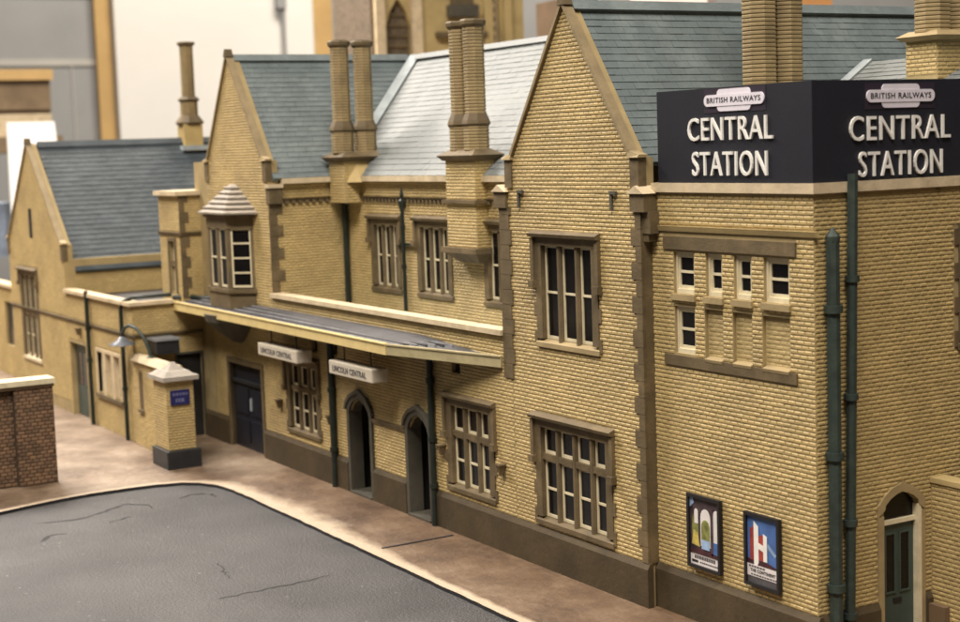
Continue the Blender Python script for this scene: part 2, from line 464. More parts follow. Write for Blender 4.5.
def whole(u0, u1, z0, z1): return (u0+.06, u1-.06, z0+.04, z1-.05)

def pipe(root, pts, r=0.075, collars=(), name='downpipe', mat='pipe'):
    o = MB().tube(pts, r, 8).build(name, mat, root, smooth=True)
    for c in collars:
        x, y = pts[0][0], pts[0][1]
        if len(c) == 4: x, y, z, h = c
        else: z, h = c
        MB().lathe(x, y, [(r*1.35, z), (r*1.35, z+h)], 10).build('collar', mat, o, smooth=True)
    return o

# roofs ---------------------------------------------------------------------
def roof(root, A, B, Cc, D, mat, rows, under=0.06, sw=0.32, label=None, ridge=True):
    """A,B eave left/right, D,C ridge left/right (seen from outside); courses of slates laid up the slope"""
    A, B, Cc, D = map(Vector, (A, B, Cc, D))
    n = (B-A).cross(D-A).normalized()
    mb = MB()
    vs = [p for p in (A, B, Cc, D)] + [p - n*under*2 for p in (A, B, Cc, D)]
    mb.add(vs, [(0,1,2,3),(7,6,5,4),(1,0,4,5),(2,1,5,6),(3,2,6,7),(0,3,7,4)])
    rf = mb.build('roof', mat, root, label=label)
    for i in range(rows):
        t0, t1 = i/rows, min(1, (i+1.12)/rows)
        l0, r0 = A.lerp(D, t0), B.lerp(Cc, t0)
        l1, r1 = A.lerp(D, t1), B.lerp(Cc, t1)
        w_ = (r0-l0).length
        if w_ < 0.05: continue
        k = max(1, int(w_/sw)); off = 0.5 if i % 2 else 0
        cuts = [0] + [(j+off+random.uniform(-.06,.06))/k for j in range(0 if off else 1, k)] + [1]
        mb = MB()
        for a, b in zip(cuts, cuts[1:]):
            if b - a < 1e-4: continue
            g = 0.003 / w_
            a_, b_ = a+g, b-g
            h0 = random.uniform(.014, .022); h1 = .004
            s0 = random.uniform(-.005, .005) / max(.3, (l1-l0).length)
            p0, p1 = l0.lerp(r0, a_), l0.lerp(r0, b_); p3, p2 = l1.lerp(r1, a_), l1.lerp(r1, b_)
            p0 = p0 + (p3-p0)*s0; p1 = p1 + (p2-p1)*s0
            tp = [p0+n*h0, p1+n*(h0+random.uniform(-.003,.003)), p2+n*h1, p3+n*h1]
            bt = [p0-n*.01, p1-n*.01, p2-n*.01, p3-n*.01]
            mb.add(tp+bt, [(0,1,2,3),(1,0,4,5),(2,1,5,6),(0,3,7,4)])
        mb.build('slate_course', mat, rf, recalc=False)
    return rf

# chimney shafts --------------------------------------------------------------
def flue(cx, cy, z0, z1, r, chim, n=8, prof=None, ch=CH):
    p = []
    z = z0
    ch = (z1 - z0) / max(1, round((z1 - z0) / ch))
    while z < z1 - ch * .5:
        p += [(r-.018, z), (r, z+.018), (r, z+ch-.018), (r-.018, z+ch-.001)]; z += ch
    MB().lathe(cx, cy, p, n, math.pi/n).build('flue', 'flue_brick', chim)
def ring(cx, cy, prof, chim, mat='stone', n=8, name='moulding'):
    MB().lathe(cx, cy, prof, n, math.pi/n).build(name, mat, chim)

def text_into(body, F, u0, u1, z0, z1, d0, d1, name, mat, parent, offset=0.0, space=1.12):
    cu = bpy.data.curves.new('t', 'FONT'); cu.body = body; cu.size = 1; cu.offset = offset; cu.space_character = space; cu.resolution_u = 4
    ob = bpy.data.objects.new('t', cu); COL.objects.link(ob)
    dg = bpy.context.evaluated_depsgraph_get()
    me = bpy.data.meshes.new_from_object(ob.evaluated_get(dg))
    bm = bmesh.new(); bm.from_mesh(me)
    bmesh.ops.remove_doubles(bm, verts=bm.verts, dist=1e-4)
    r = bmesh.ops.extrude_face_region(bm, geom=bm.faces[:])
    for v in [g for g in r['geom'] if isinstance(g, bmesh.types.BMVert)]: v.co.z = 1.0
    bm.verts.index_update()
    xs = [v.co.x for v in bm.verts]; ys = [v.co.y for v in bm.verts]
    xa, xb, ya, yb = min(xs), max(xs), min(ys), max(ys)
    mb = MB()
    mb.add([F.pt(u0+(v.co.x-xa)/(xb-xa)*(u1-u0), d0+(d1-d0)*v.co.z, z0+(v.co.y-ya)/(yb-ya)*(z1-z0)) for v in bm.verts],
           [tuple(v.index for v in f.verts) for f in bm.faces])
    bm.free(); bpy.data.objects.remove(ob); bpy.data.curves.remove(cu); bpy.data.meshes.remove(me)
    return mb.build(name, mat, parent)

def rrect(u0, u1, z0, z1, r, n=5):
    pts = []
    for cx, cz, a in ((u1-r, z0+r, -90), (u1-r, z1-r, 0), (u0+r, z1-r, 90), (u0+r, z0+r, 180)):
        for k in range(n+1):
            t = rad(a + 90*k/n); pts.append((cx + r*math.cos(t), cz + r*math.sin(t)))
    return pts

# ================================================================== the setting
kerb_path = [(24, -2.62), (-5.5, -2.58), (-9.4, -2.55), (-14.3, -2.53), (-17.6, -2.53), (-18.6, -2.56), (-19.3, -2.68), (-19.8, -2.92),
             (-20.12, -3.3), (-20.3, -3.9), (-20.36, -4.6), (-20.35, -5.4), (-20.2, -6.4), (-19.85, -7.6), (-19.3, -9.2), (-18.3, -12), (-17.0, -16)]
def densify(path, step=0.25):
    out = []
    for a, b in zip(path, path[1:]):
        a, b = Vector(a), Vector(b); k = max(1, int((b-a).length/step))
        out += [a.lerp(b, i/k) for i in range(k)]
    return out + [Vector(path[-1])]
kp = densify(kerb_path)
kp = [p + Vector((random.uniform(-.012, .012), random.uniform(-.014, .014))) for p in kp]
road = MB().box(-70, 60, -45, 45, -0.9, -0.07).build('road', 'road'); road['kind'] = 'structure'
# cracks in the road surface
def crack(pts, wd):
    pts = densify(pts, 0.12); mb = MB(); L = []; R = []
    for i, p in enumerate(pts):
        t = (pts[min(i+1, len(pts)-1)] - pts[max(i-1, 0)]).normalized(); n = Vector((-t.y, t.x))
        f = math.sin(math.pi * (i+0.4)/(len(pts)+.3))**.5
        w_ = wd * f * random.uniform(.4, 1.5); q = p + n*random.uniform(-.04, .04)
        L.append((*(q+n*w_), -.064)); R.append((*(q-n*w_), -.064))
    k = len(pts)
    mb.add(L+R, [(i, i+1, k+i+1, k+i) for i in range(k-1)])
    mb.build('crack', 'crack', road)
crack([(-18.2, -7.5), (-18.0, -6.6), (-18.3, -6.0), (-18.9, -5.2), (-18.4, -4.7), (-18.0, -4.75)], .045)
crack([(-18.6, -3.9), (-18.9, -3.45), (-18.6, -3.05), (-18.2, -3.1)], .05)
crack([(-16.4, -7.9), (-16.9, -7.5), (-16.8, -7.2)], .05)
crack([(-17.2, -6.1), (-17.5, -5.5)], .03)
crack([(-9.7, -6.3), (-9.75, -4.9), (-9.9, -3.9)], .03)
crack([(-10.9, -5.6), (-12.2, -5.35)], .02)

kp_front = [(p.x, p.y) for p in kp]
pave = MB()
poly = kp_front + [(-62, -16), (-62, 40), (24, 40)]
pave.zprism(poly[::-1], -0.5, 0.0)
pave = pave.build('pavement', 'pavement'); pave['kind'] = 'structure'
kb = MB(); k = len(kp); rings = [[], [], []]; wear = [[], [], []]
for i, p in enumerate(kp):
    t = (kp[min(i+1, k-1)] - kp[max(i-1, 0)]).normalized(); n = Vector((t.y, -t.x))   # towards the pavement
    wd = 0.32 + 0.85 * max(0, 1 - abs(p.x + 15.5)/7.0)
    if p.y < -3.2: wd = .28
    for j, (off, wv) in enumerate(((-.006, 1.0), (.12, .85), (wd, 0.0))):
        rings[j].append((p.x + n.x*off, p.y + n.y*off)); wear[j].append(wv)
vs = [(*o, .006) for o in rings[0]] + [(*o, .006) for o in rings[1]] + [(*q, .004) for q in rings[2]]
kb.add(vs, [(i, i+1, k+i+1, k+i) for i in range(k-1)] + [(k+i, k+i+1, 2*k+i+1, 2*k+i) for i in range(k-1)])
fc = MB().add([(*o, .0055) for o in rings[0]] + [(*o, -.2) for o in rings[0]], [(i+1, i, k+i, k+i+1) for i in range(k-1)])
fc.build('kerb_face', 'crack', pave)
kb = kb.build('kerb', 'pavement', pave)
at_ = kb.data.attributes.new('wear', 'FLOAT', 'POINT')
at_.data.foreach_set('value', wear[0] + wear[1] + wear[2])
MB().hexa([(-10.9,-2.2,.0),(-10.85,-2.2,.0),(-10.9,-.45,.0),(-10.95,-.45,.0)],[(-10.9,-2.2,.02),(-10.85,-2.2,.02),(-10.9,-.45,.02),(-10.95,-.45,.02)]).build('joint', 'crack', pave)

# ================================================================== the station building
ST = thing('model_station_building', 'long buff brick model railway station with steep gables, slate roofs and a cream edged canopy', 'building', (-18, 3, 0))
G = -0.22
FG = Front(G)       # gable and ground-floor front
FR = Front(0.0)     # right-hand block front
SR = Side(0.0)      # right-hand end wall
YR = 2.05           # recessed upper front
FU = Front(YR)
S2 = Side(-20.8)    # right return of the oriel gable

def plinth(F, segs, d=0.075, h=0.8, mat='plinth'):
    for a, b in segs:
        mb = MB(); P = F.pt
        mb.fbox(F, a, b, -.02, h-.1, -.05, d)
        mb.hexa([P(a,d,h-.1),P(b,d,h-.1),P(b,-.05,h-.1),P(a,-.05,h-.1)], [P(a,.02,h),P(b,.02,h),P(b,-.05,h),P(a,-.05,h)])
        mb.build('plinth', mat, ST, recalc=False)
def string(F, a, b, z, h=0.1, d=0.07, mat='stone', name='string_course'):
    mb = MB(); P = F.pt
    mb.hexa([P(a,d*.5,z-h),P(b,d*.5,z-h),P(b,-.03,z-h),P(a,-.03,z-h)], [P(a,d,z),P(b,d,z),P(b,-.03,z),P(a,-.03,z)])
    return mb.build(name, mat, ST, recalc=False)
def quoins(F, u, side, z0, z1, parent, h=0.30, mat='stone', base=0.17, long_=0.30, d=0.032):
    """side +1: the corner is at the right end u and the stones run to the left"""
    z = z0; k = 0
    while z < z1 - .05:
        zt = min(z+h, z1); wd = long_ if k % 2 else base
        mb = MB(); mb.fbox(F, u - side*wd, u, z+.004, zt-.004, -.03, d)
        mb.build('quoin', mat, parent, recalc=False); z += h; k += 1
def anchor(F, u, z, flip=1):
    mb = MB(); mb.fbox(F, u-.03, u+.03, z-.2, z+.08, .02, .06); mb.fbox(F, u-.03, u+.16*flip, z+.08, z+.14, .02, .07)
    mb.build('wall_anchor', 'grey_stone', ST, recalc=False)
def wall_lantern(F, u, z):
    mb = MB(); P = F.pt
    mb.fbox(F, u-.035, u+.035, z-.2, z+.08, 0, .04)
    mb.hexa([P(u-.03,.13,z-.1),P(u+.03,.13,z-.1),P(u+.03,.06,z-.1),P(u-.03,.06,z-.1)], [P(u-.07,.18,z+.1),P(u+.07,.18,z+.1),P(u+.07,.03,z+.1),P(u-.07,.03,z+.1)])
    mb.fbox(F, u-.085, u+.085, z+.1, z+.135, .02, .19)
    mb.build('wall_lantern', 'stone', ST, recalc=False)

# ---- right-hand block, front (y = 0)
upper = [(-3.52, -2.96), (-2.64, -2.22), (-1.91, -1.48), (-1.17, -0.57)]
holes = [(a, b, 5.70, 6.42) for a, b in upper] + [(-3.52, -2.96, 4.66, 5.48)]
recess = [(a-.05, b, 4.62, 5.48) for a, b in upper[1:]]
wl = core(FR, -4.16, 0.0, 0, 7.44, holes + recess, ST)
band = [(-3.78, -0.40, 6.46, 6.68), (-3.80, -0.40, 4.44, 4.62)]
bricks(FR, 0.8, 7.40, lambda z: (-4.16, 0.0), holes + recess + band + [(-4.2, 0.1, 6.76, 6.86)] + [(a-.03, b+.03, 5.60, 5.69) for a, b in upper], wl)
for a, b in upper[1:]:          # bricked-up lower lights
    o = MB(); o.fbox(FR, a-.05, b, 4.62, 5.48, -.2, -.065); o = o.build('blind_panel', 'render', ST, recalc=False)
    bricks(FR, 4.64, 5.48, lambda z: (a-.04, b-.005), [], o, mat='render', base=-.065, proud=.006)
for i, (a0, a1, z0, z1) in enumerate(band):
    MB().fbox(FR, a0, a1, z0, z1, -.05, .035).build('lintel' if i == 0 else 'sill_band', 'stone', ST, recalc=False)
for a, b in upper:
    wd = MB(); wd.fbox(FR, a, a+.05, 5.70, 6.42, -.16, -.05); wd.fbox(FR, b-.05, b, 5.70, 6.42, -.16, -.05)
    wd.fbox(FR, a+.05, b-.05, 5.70, 5.78, -.16, -.03); wd.fbox(FR, a+.05, b-.05, 6.37, 6.42, -.16, -.05)
    wd = wd.build('window', 'cream', ST, recalc=False)
    sash(FR, a+.05, b-.05, 5.78, 6.37, wd, d=-.07)
    MB().fbox(FR, a-.04, b+.05, 5.585, 5.69, -.05, .06).build('sill', 'sand', wd, recalc=False)
a, b = upper[0]
wd = MB(); wd.fbox(FR, a, a+.05, 4.66, 5.48, -.16, -.05); wd.fbox(FR, b-.05, b, 4.66, 5.48, -.16, -.05)
wd.fbox(FR, a+.05, b-.05, 4.66, 4.74, -.16, -.03); wd.fbox(FR, a+.05, b-.05, 5.43, 5.48, -.16, -.05)
wd = wd.build('window', 'cream', ST, recalc=False); sash(FR, a+.05, b-.05, 4.74, 5.43, wd, d=-.07)
for a, b in upper[1:]:
    mb = MB(); P = FR.pt
    mb.hexa([P(a-.02,.04,4.58),P(b,.04,4.58),P(b,-.07,4.6),P(a-.02,-.07,4.6)], [P(a-.02,.05,4.63),P(b,.05,4.63),P(b,-.07,4.68),P(a-.02,-.07,4.68)])
    mb.build('ledge', 'sand', ST, recalc=False)
string(FR, -4.16, 0.07, 6.86, .09, .06, 'render')
plinth(FR, [(-4.16, 0.07)])
# ---- right-hand end wall (x = 0)
doorh = (1.40, 2.20, 0, 2.56)
wjh = (3.15, 4.6, 4.80, 6.78)
wl = core(SR, 0.0, 8.6, 0, 7.44, [doorh, wjh], ST)
def archR(z):
    if z < 2.36: return (1.28, 2.32)
    if z < 2.72:
        t = (z-2.36)/.36; return (1.28+.5*t**1.5, 2.32-.5*t**1.5)
    return None
bricks(SR, 0.8, 7.40, lambda z: (0.0, 8.6), [archR, (3.02, 4.75, 4.78, 6.8)], wl, ch=.0690)
plinth(SR, [(0.0, 1.28), (2.32, 2.45)], d=.074)
# door
arch = [(1.42, 2.30), (1.44, 2.38), (1.55, 2.47), (1.68, 2.53), (1.80, 2.56), (1.92, 2.53), (2.05, 2.47), (2.16, 2.38), (2.18, 2.30)]
dr = MB(); dr.fbox(SR, 1.44, 2.16, 0.02, 2.03, -.16, -.09)
dr = dr.build('door', 'door_green', ST, recalc=False, label='grey green panelled door under an arched fanlight')
for a, b in ((1.54, 1.72), (1.86, 2.04)):
    MB().fbox(SR, a, b, 0.9, 1.85, -.095, -.085).build('pane', 'glass', dr, recalc=False)
    mb = MB(); mb.fbox(SR, a-.03, a, .87, 1.88, -.1, -.07); mb.fbox(SR, b, b+.03, .87, 1.88, -.1, -.07); mb.fbox(SR, a, b, .87, .9, -.1, -.07); mb.fbox(SR, a, b, 1.85, 1.88, -.1, -.07)
    mb.build('moulding', 'door_green', dr, recalc=False)
MB().fbox(SR, 1.70, 1.88, 0.70, 0.78, -.1, -.075).build('letterbox', 'frame', dr, recalc=False)
fr = MB(); fr.fbox(SR, 1.40, 1.44, 0, 2.3, -.16, -.03); fr.fbox(SR, 2.16, 2.24, 0, 2.3, -.16, .02); fr.fbox(SR, 1.44, 2.16, 2.03, 2.10, -.16, -.04)
inn = arch; out = [(u + (u-1.8)*.06, z + (.03 if abs(u-1.8) < .3 else .01)) for u, z in arch]
fr.build('door_frame', 'cream', ST, recalc=False)
MB().fprism(SR, arch + [(2.16, 2.10), (1.44, 2.10)][::1], -.12, -.10).build('fanlight', 'glass', ST)
ao = [(1.28, 2.2), (1.28, 2.38), (1.40, 2.52), (1.58, 2.64), (1.80, 2.70), (2.02, 2.64), (2.20, 2.52), (2.32, 2.38), (2.32, 2.2)]
mb = MB()
P = SR.pt
for i in range(len(ao)-1):
    q = [ao[i], ao[i+1], arch[i+1], arch[i]]
    vs = [P(u,.03,z) for u, z in q] + [P(u,-.16,z) for u, z in q]
    mb.add(vs, [(0,1,2,3),(7,6,5,4),(0,4,5,1),(1,5,6,2),(2,6,7,3),(3,7,4,0)])
mb.fbox(SR, 1.28, 1.40, 0, 2.2, -.1, .028); mb.fbox(SR, 2.24, 2.32, 0, 2.2, -.1, .028)
mb.build('door_arch', 'sand', ST)
MB().box(-.02, .42, 2.34, 2.45, -.01, 0.62).build('plinth_block', 'wood_dark', ST, recalc=False)
# jamb stones and lights of the side window at the frame edge
stone_window(ST, SR, 3.12, 4.65, 4.75, 6.82, 2, None, False, sill_col='stone')
# projecting low wall right of the door, facing the front
FL = Front(2.47)
wl = core(FL, 0.0, 6.0, 0, 2.62, [], ST)
bricks(FL, 0.0, 2.6, lambda z: (0.03, 6.0), [], wl)
MB().fbox(FL, 0.0, 6.0, 2.62, 2.70, -.32, .03).build('coping', 'render', ST, recalc=False)
# parapet copings of the right-hand block
MB().box(-4.05, 0.06, -.06, .36, 7.44, 7.60).build('coping', 'coping', ST, recalc=False)
MB().box(-.30, .061, .361, 8.6, 7.44, 7.60).build('coping', 'coping', ST, recalc=False)
MB().box(-4.0, -.31, .37, 8.5, 7.2, 7.30).build('flat_roof', 'lead', ST, recalc=False)
# end-wall downpipes
pipe(ST, [(.13, .26, -.02), (.13, .26, 6.70)], .11, [(5.6,.12),(3.3,.12),(1.2,.12)])
MB().lathe(.13, .26, [(.11, 6.70), (.115, 6.78), (.01, 6.92)], 8).build('pipe_hopper', 'pipe', ST)
pipe(ST, [(.115, .70, 7.72), (.115, .65, 5.0), (.115, .55, -.02)], .085, [(.115,.67,6.05,.1), (.115,.625,4.2,.1),(.115,.585,2.2,.1),(.115,.56,.7,.1)])

# ---- main gable
GX0, GX1, GAX, GAZ, GK = -8.60, -4.16, -6.40, 10.90, 8.05
gwU = (-7.60, -5.50, 4.42, 6.56)
gw1 = (-7.80, -5.20, 0.86, 2.98)
def gable_out(x0, x1, ax, az, kz, inset=.22):
    def f(z):
        if z < kz: return (x0, x1)
        t = (z-kz)/(az-kz)
        return (x0+inset + (ax-x0-inset)*t, x1-inset + (ax-x1+inset)*t)
    return f
def gable_top(F, x0, x1, ax, az, kz, inset=.22):
    return lambda mb: mb.fprism(F, [(x0+inset, kz), (x1-inset, kz), (ax, az)], -.3, 0)
wl = core(FG, GX0, GX1, 0, GK, [whole(*gwU), whole(*gw1)], ST, extra=gable_top(FG, GX0, GX1, GAX, GAZ, GK))
def surr(w): return (w[0], w[1], w[2], w[3]+.1)
def teeth_holes(w):
    return [surr(w)]
bricks(FG, 0.8, GAZ-.12, gable_out(GX0, GX1, GAX, GAZ, GK), teeth_holes(gwU) + teeth_holes(gw1), wl)
quoins(FG, GX1+.034, 1, 0.8, 7.1, wl)
quoins(FG, GX0-.3, -1, 3.66, 7.1, wl, base=.36, long_=.42)
stone_window(ST, FG, *gwU, 3, None, True, .85, 'sand')
stone_window(ST, FG, *gw1, 4, 2.22, True, .75, 'stone')
# kneelers, shoulder blocks and gable copings
def coping_bar(p, q, F, d0, d1, th, name='gable_coping', mat='gcop'):
    (u0, z0), (u1, z1) = p, q
    L = math.hypot(u1-u0, z1-z0); nx, nz = -(z1-z0)/L, (u1-u0)/L
    if nz < 0: nx, nz = -nx, -nz
    quad = [(u0, z0), (u1, z1), (u1+nx*th, z1+nz*th), (u0+nx*th, z0+nz*th)]
    if (quad[1][0]-quad[0][0])*(quad[2][1]-quad[0][1]) - (quad[1][1]-quad[0][1])*(quad[2][0]-quad[0][0]) < 0: quad = quad[::-1]
    return MB().fprism(F, quad, d0, d1).build(name, mat, ST)
def gable_trim(F, x0, x1, ax, az, kz, inset=.22, d1=.07, d0=-.13, th=.065, sh=True, kn=.34):
    coping_bar((x0+inset-.02, kz-.02), (ax, az-.02), F, d0, d1, th)
    coping_bar((x1-inset+.02, kz-.02), (ax, az-.02), F, d0, d1-.003, th)
    MB().fprism(F, [(ax-.13, az-.02), (ax+.13, az-.02), (ax+.03, az+.19), (ax-.03, az+.19)], d0+.01, d1+.012).build('apex_stone', 'stone', ST)
    for s, x in ((-1, x0), (1, x1)):
        a, b = sorted((x - s*inset*1.05, x + s*.02))
        mb = MB(); P = F.pt
        mb.fbox(F, a, b, kz-.55, kz, d0, .045)
        mb.build('kneeler', 'stone' if s > 0 else 'stone', ST, recalc=False)
        mb = MB(); a2, b2 = a-.03, b+.05
        if s < 0: a2, b2 = a-.05, b+.03
        mb.hexa([P(a2,.09,kz),P(b2,.09,kz),P(b2,d0,kz),P(a2,d0,kz)], [P(a2 if s<0 else a2,.06,kz+(.05 if s<0 else .13)),P(b2,.06,kz+(.13 if s<0 else .05)),P(b2,d0,kz+(.13 if s<0 else .05)),P(a2,d0,kz+(.05 if s<0 else .13))])
        mb.build('kneeler_cap', 'sand', ST)
gable_trim(FG, GX0, GX1, GAX, GAZ, GK)
for a, b in ((GX1-.22, GX1+.20), (GX0-.42, GX0+.02)):
    mb = MB(); P = FG.pt
    mb.fbox(FG, a, b, 7.1, 7.42, -.3, .075); mb.build('shoulder_block', 'stone', ST, recalc=False)
    mb = MB(); c = (a+b)/2
    mb.add([P(a-.04,.12,7.42),P(b+.04,.12,7.42),P(c,.12,7.56),P(a-.04,-.3,7.42),P(b+.04,-.3,7.42),P(c,-.3,7.56)], [(0,1,2),(5,4,3),(1,4,5,2),(0,2,5,3),(0,3,4,1)])
    mb.build('shoulder_cap', 'coping', ST)
mb = MB(); mb.box(GX1, GX1+.26, -.21, 0.02, 6.72, 7.1); mb.box(GX1, GX1+.18, -.19, 0.02, 6.58, 6.72); mb.build('corbel', 'stone', ST, recalc=False)
MB().box(GX1+.001, GX1+.034, G+.001, -.001, 0.8, 6.58).build('return_stone', 'stone', ST, recalc=False)
MB().box(GX0-.3, GX0, G, YR, 3.66, 7.42).build('gable_flank', 'mortar', ST, recalc=False)
plinth(FG, [(-11.98, GX1+.075)])
anchor(FG, -8.12, 7.32); anchor(FG, -4.98, 7.32)
wall_lantern(FG, -9.04, 1.72); wall_lantern(FG, -11.56, 1.76)

# ---- ground floor below the canopy
gw2 = (-11.40, -9.42, 0.92, 2.96)
gw3 = (-20.10, -18.05, 0.98, 2.98)
ar1, ar2 = (-16.40, -15.04), (-13.34, -12.10)
SPR, APX = 2.05, 2.52
archholes = [(a+.12, b-.12, 0, APX-.12) for a, b in (ar1, ar2)]
vents = [(-18.42, -18.06, 3.28, 3.58), (-17.22, -16.88, 3.32, 3.60), (-11.13, -10.76, 3.52, 3.74)]
def spandrel(mb):
    for a, b in (ar1, ar2):
        a, b, ap, sp = a+.12, b-.12, APX-.12, SPR-.05
        c = (a+b)/2
        mb.fprism(FG, [(a, sp), (a+.18, sp+.22), (c, ap), (a, ap)], -.05, 0)
        mb.fprism(FG, [(b, sp), (b, ap), (c, ap), (b-.18, sp+.22)], -.05, 0)
wl = core(FG, -20.8, GX0, 0, 4.5, [whole(*gw2), whole(*gw3)] + archholes + vents, ST, extra=spandrel)
def arch_iv(a, b):
    def f(z):
        if z < SPR: return (a, b)
        if z < APX:
            t = (z-SPR)/(APX-SPR); h = (b-a)/2
            return (a + h*t**1.4, b - h*t**1.4)
        return None
    return f
bricks(FG, 0.8, 4.5, lambda z: (-20.8, GX0), [surr(gw2), surr(gw3), arch_iv(*ar1), arch_iv(*ar2)] + vents, wl)
stone_window(ST, FG, *gw2, 3, 2.18, True, .75); stone_window(ST, FG, *gw3, 3, 2.18, True, .75)
for v in vents:
    MB().fbox(FG, v[0], v[1], v[2], v[3], -.25, -.1).build('vent', 'dark', ST, recalc=False)
for a, b in (ar1, ar2):
    c = (a+b)/2; h = (b-a)/2; P = FG.pt
    def prof(w_, top, spr):
        return [(c-w_, 0), (c-w_, spr), (c-w_*.90, spr+(top-spr)*.34), (c-w_*.62, spr+(top-spr)*.68), (c, top), (c+w_*.62, spr+(top-spr)*.68), (c+w_*.90, spr+(top-spr)*.34), (c+w_, spr), (c+w_, 0)]
    o, i_ = prof(h, APX, SPR), prof(h-.13, APX-.13, SPR-.06)
    mb = MB()
    for k in range(len(o)-1):
        q = [o[k+1], o[k], i_[k], i_[k+1]]
        vs = [P(u,.06,z) for u, z in q] + [P(u,-.3,z) for u, z in q]
        mb.add(vs, [(0,1,2,3),(7,6,5,4),(0,4,5,1),(1,5,6,2),(2,6,7,3),(3,7,4,0)])
    dw = mb.build('archway', 'grey_stone', ST)
    o2, i2 = prof(h+.09, APX+.1, SPR), prof(h, APX, SPR)
    mb = MB()
    for k in range(1, len(o)-2):
        q = [o2[k+1], o2[k], i2[k], i2[k+1]]
        vs = [P(u,.10,z) for u, z in q] + [P(u,-.02,z) for u, z in q]
        mb.add(vs, [(0,1,2,3),(7,6,5,4),(0,4,5,1),(1,5,6,2),(2,6,7,3),(3,7,4,0)])
    mb.build('hood_mould', 'grey_stone', dw)
    MB().fbox(FG, a+.1, b-.1, -.02, .05, -1.2, .1).build('step', 'grey_stone', dw, recalc=False)
    # passage behind the arch
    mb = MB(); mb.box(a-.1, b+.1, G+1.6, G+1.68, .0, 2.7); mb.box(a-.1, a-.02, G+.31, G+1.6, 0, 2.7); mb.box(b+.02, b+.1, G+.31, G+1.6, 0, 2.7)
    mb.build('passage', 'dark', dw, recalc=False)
string(FG, ar1[1]+.02, ar2[0]-.02, 2.0, .12, .07)
plinth(FG, [(-20.8, ar1[0]-.02), (ar1[1]+.02, ar2[0]-.02)])
MB().box(-20.8, GX0-.31, G-.09, G+.3, 4.51, 4.62).build('coping', 'coping', ST, recalc=False)
MB().box(-20.79, GX0-.31, G+.31, YR-.01, 4.05, 4.12).build('flat_roof', 'lead', ST, recalc=False)
pipe(ST, [(-17.1, G-.1, 3.88), (-17.1, G-.1, -.02)], .085, [(2.4,.1),(.9,.1)], mat='pipe_dark')
pipe(ST, [(-11.95, G-.1, 3.88), (-11.95, G-.1, -.02)], .075, [(3.2,.1),(1.9,.1),(.85,.1)], mat='pipe_dark')
wall_lantern(FG, -17.3, 1.65)
wall_lantern(FG, -20.5, 1.66)

# ---- recessed upper front
uw = [(-19.30, -17.62, 4.62, 6.54), (-16.72, -14.95, 4.62, 6.54), (-13.42, -11.65, 4.62, 6.54)]
wl = core(FU, -20.8, -8.9, 3.9, 7.52, [whole(*q) for q in uw], ST)
bricks(FU, 4.12, 7.50, lambda z: (-20.78, -8.9), [surr(q) for q in uw] + [(-21, -8, 6.98, 7.12)], wl)
for q in uw: stone_window(ST, FU, *q, 3, None, True, .5, 'stone', teeth=False)
string(FU, -20.8, -8.9, 7.12, .05, .10)
x = -20.7
while x < -9:
    MB().fbox(FU, x, x+.1, 6.99, 7.07, -.02, .07).build('dentil', 'stone', ST, recalc=False); x += .2
MB().box(-19.9, -8.9, YR-.16, YR+.25, 7.52, 7.66).build('eaves_cornice', 'coping', ST, recalc=False)
# downpipe with finial
pipe(ST, [(-17.3, YR-.1, 7.0), (-17.3, YR-.1, 4.1)], .048, [(5.3,.1),(6.3,.1)], mat='pipe_dark')
MB().lathe(-17.3, YR-.1, [(.05, 6.75), (.10, 6.95), (.10, 7.03), (.04, 7.08), (.055, 7.18), (.01, 7.36)], 8).build('pipe_hopper', 'pipe_dark', ST)
MB().box(-17.75, -16.9, YR-.09, YR, 5.88, 5.95).build('pipe_bracket', 'pipe_dark', ST, recalc=False)

# ---- oriel gable block
BX0, BX1, BAX, BAZ, BK = -25.30, -20.80, -23.20, 11.05, 8.15
bd = (-24.20, -21.85, 0, 2.44)
wl = core(FG, BX0-1.0, BX1, 0, BK, [bd], ST, extra=gable_top(FG, BX0, BX1, BAX, BAZ, BK))
bricks(FG, 0.8, BAZ-.12, gable_out(BX0, BX1, BAX, BAZ, BK), [(bd[0]-.15, bd[1]+.15, 0, bd[3]+.12)], wl)
gable_trim(FG, BX0, BX1, BAX, BAZ, BK)
quoins(S2, G, -1, 4.63, 7.0, wl, base=.22, long_=.38)
dr = MB(); dr.fbox(FG, bd[0], bd[1], .02, 2.44, -.2, -.1); dr = dr.build('door', 'door_blue', ST, recalc=False, label='blue black double door under the canopy')
cx = (bd[0]+bd[1])/2
for a, b in ((bd[0]+.12, cx-.08), (cx+.08, bd[1]-.12)):
    for z0, z1 in ((.2, .85), (1.0, 1.75)):
        MB().fbox(FG, a, b, z0, z1, -.11, -.075).build('door_panel', 'door_blue', dr, recalc=False)
MB().fbox(FG, bd[0], bd[1], 1.88, 1.97, -.1, -.03).build('transom', 'box_dark', dr, recalc=False)
MB().fbox(FG, cx+.12, cx+.2, 1.15, 1.5, -.075, -.04).build('door_handle', 'lead', dr, recalc=False)
mb = MB(); mb.fbox(FG, bd[0]-.16, bd[0], 0, 2.44, -.1, .04); mb.fbox(FG, bd[1], bd[1]+.16, 0, 2.44, -.1, .04); mb.fbox(FG, bd[0]-.16, bd[1]+.16, 2.44, 2.58, -.1, .045)
mb.build('door_surround', 'stone', ST, recalc=False)
plinth(FG, [(bd[1]+.17, -20.8), (BX0-.95, bd[0]-.17)])
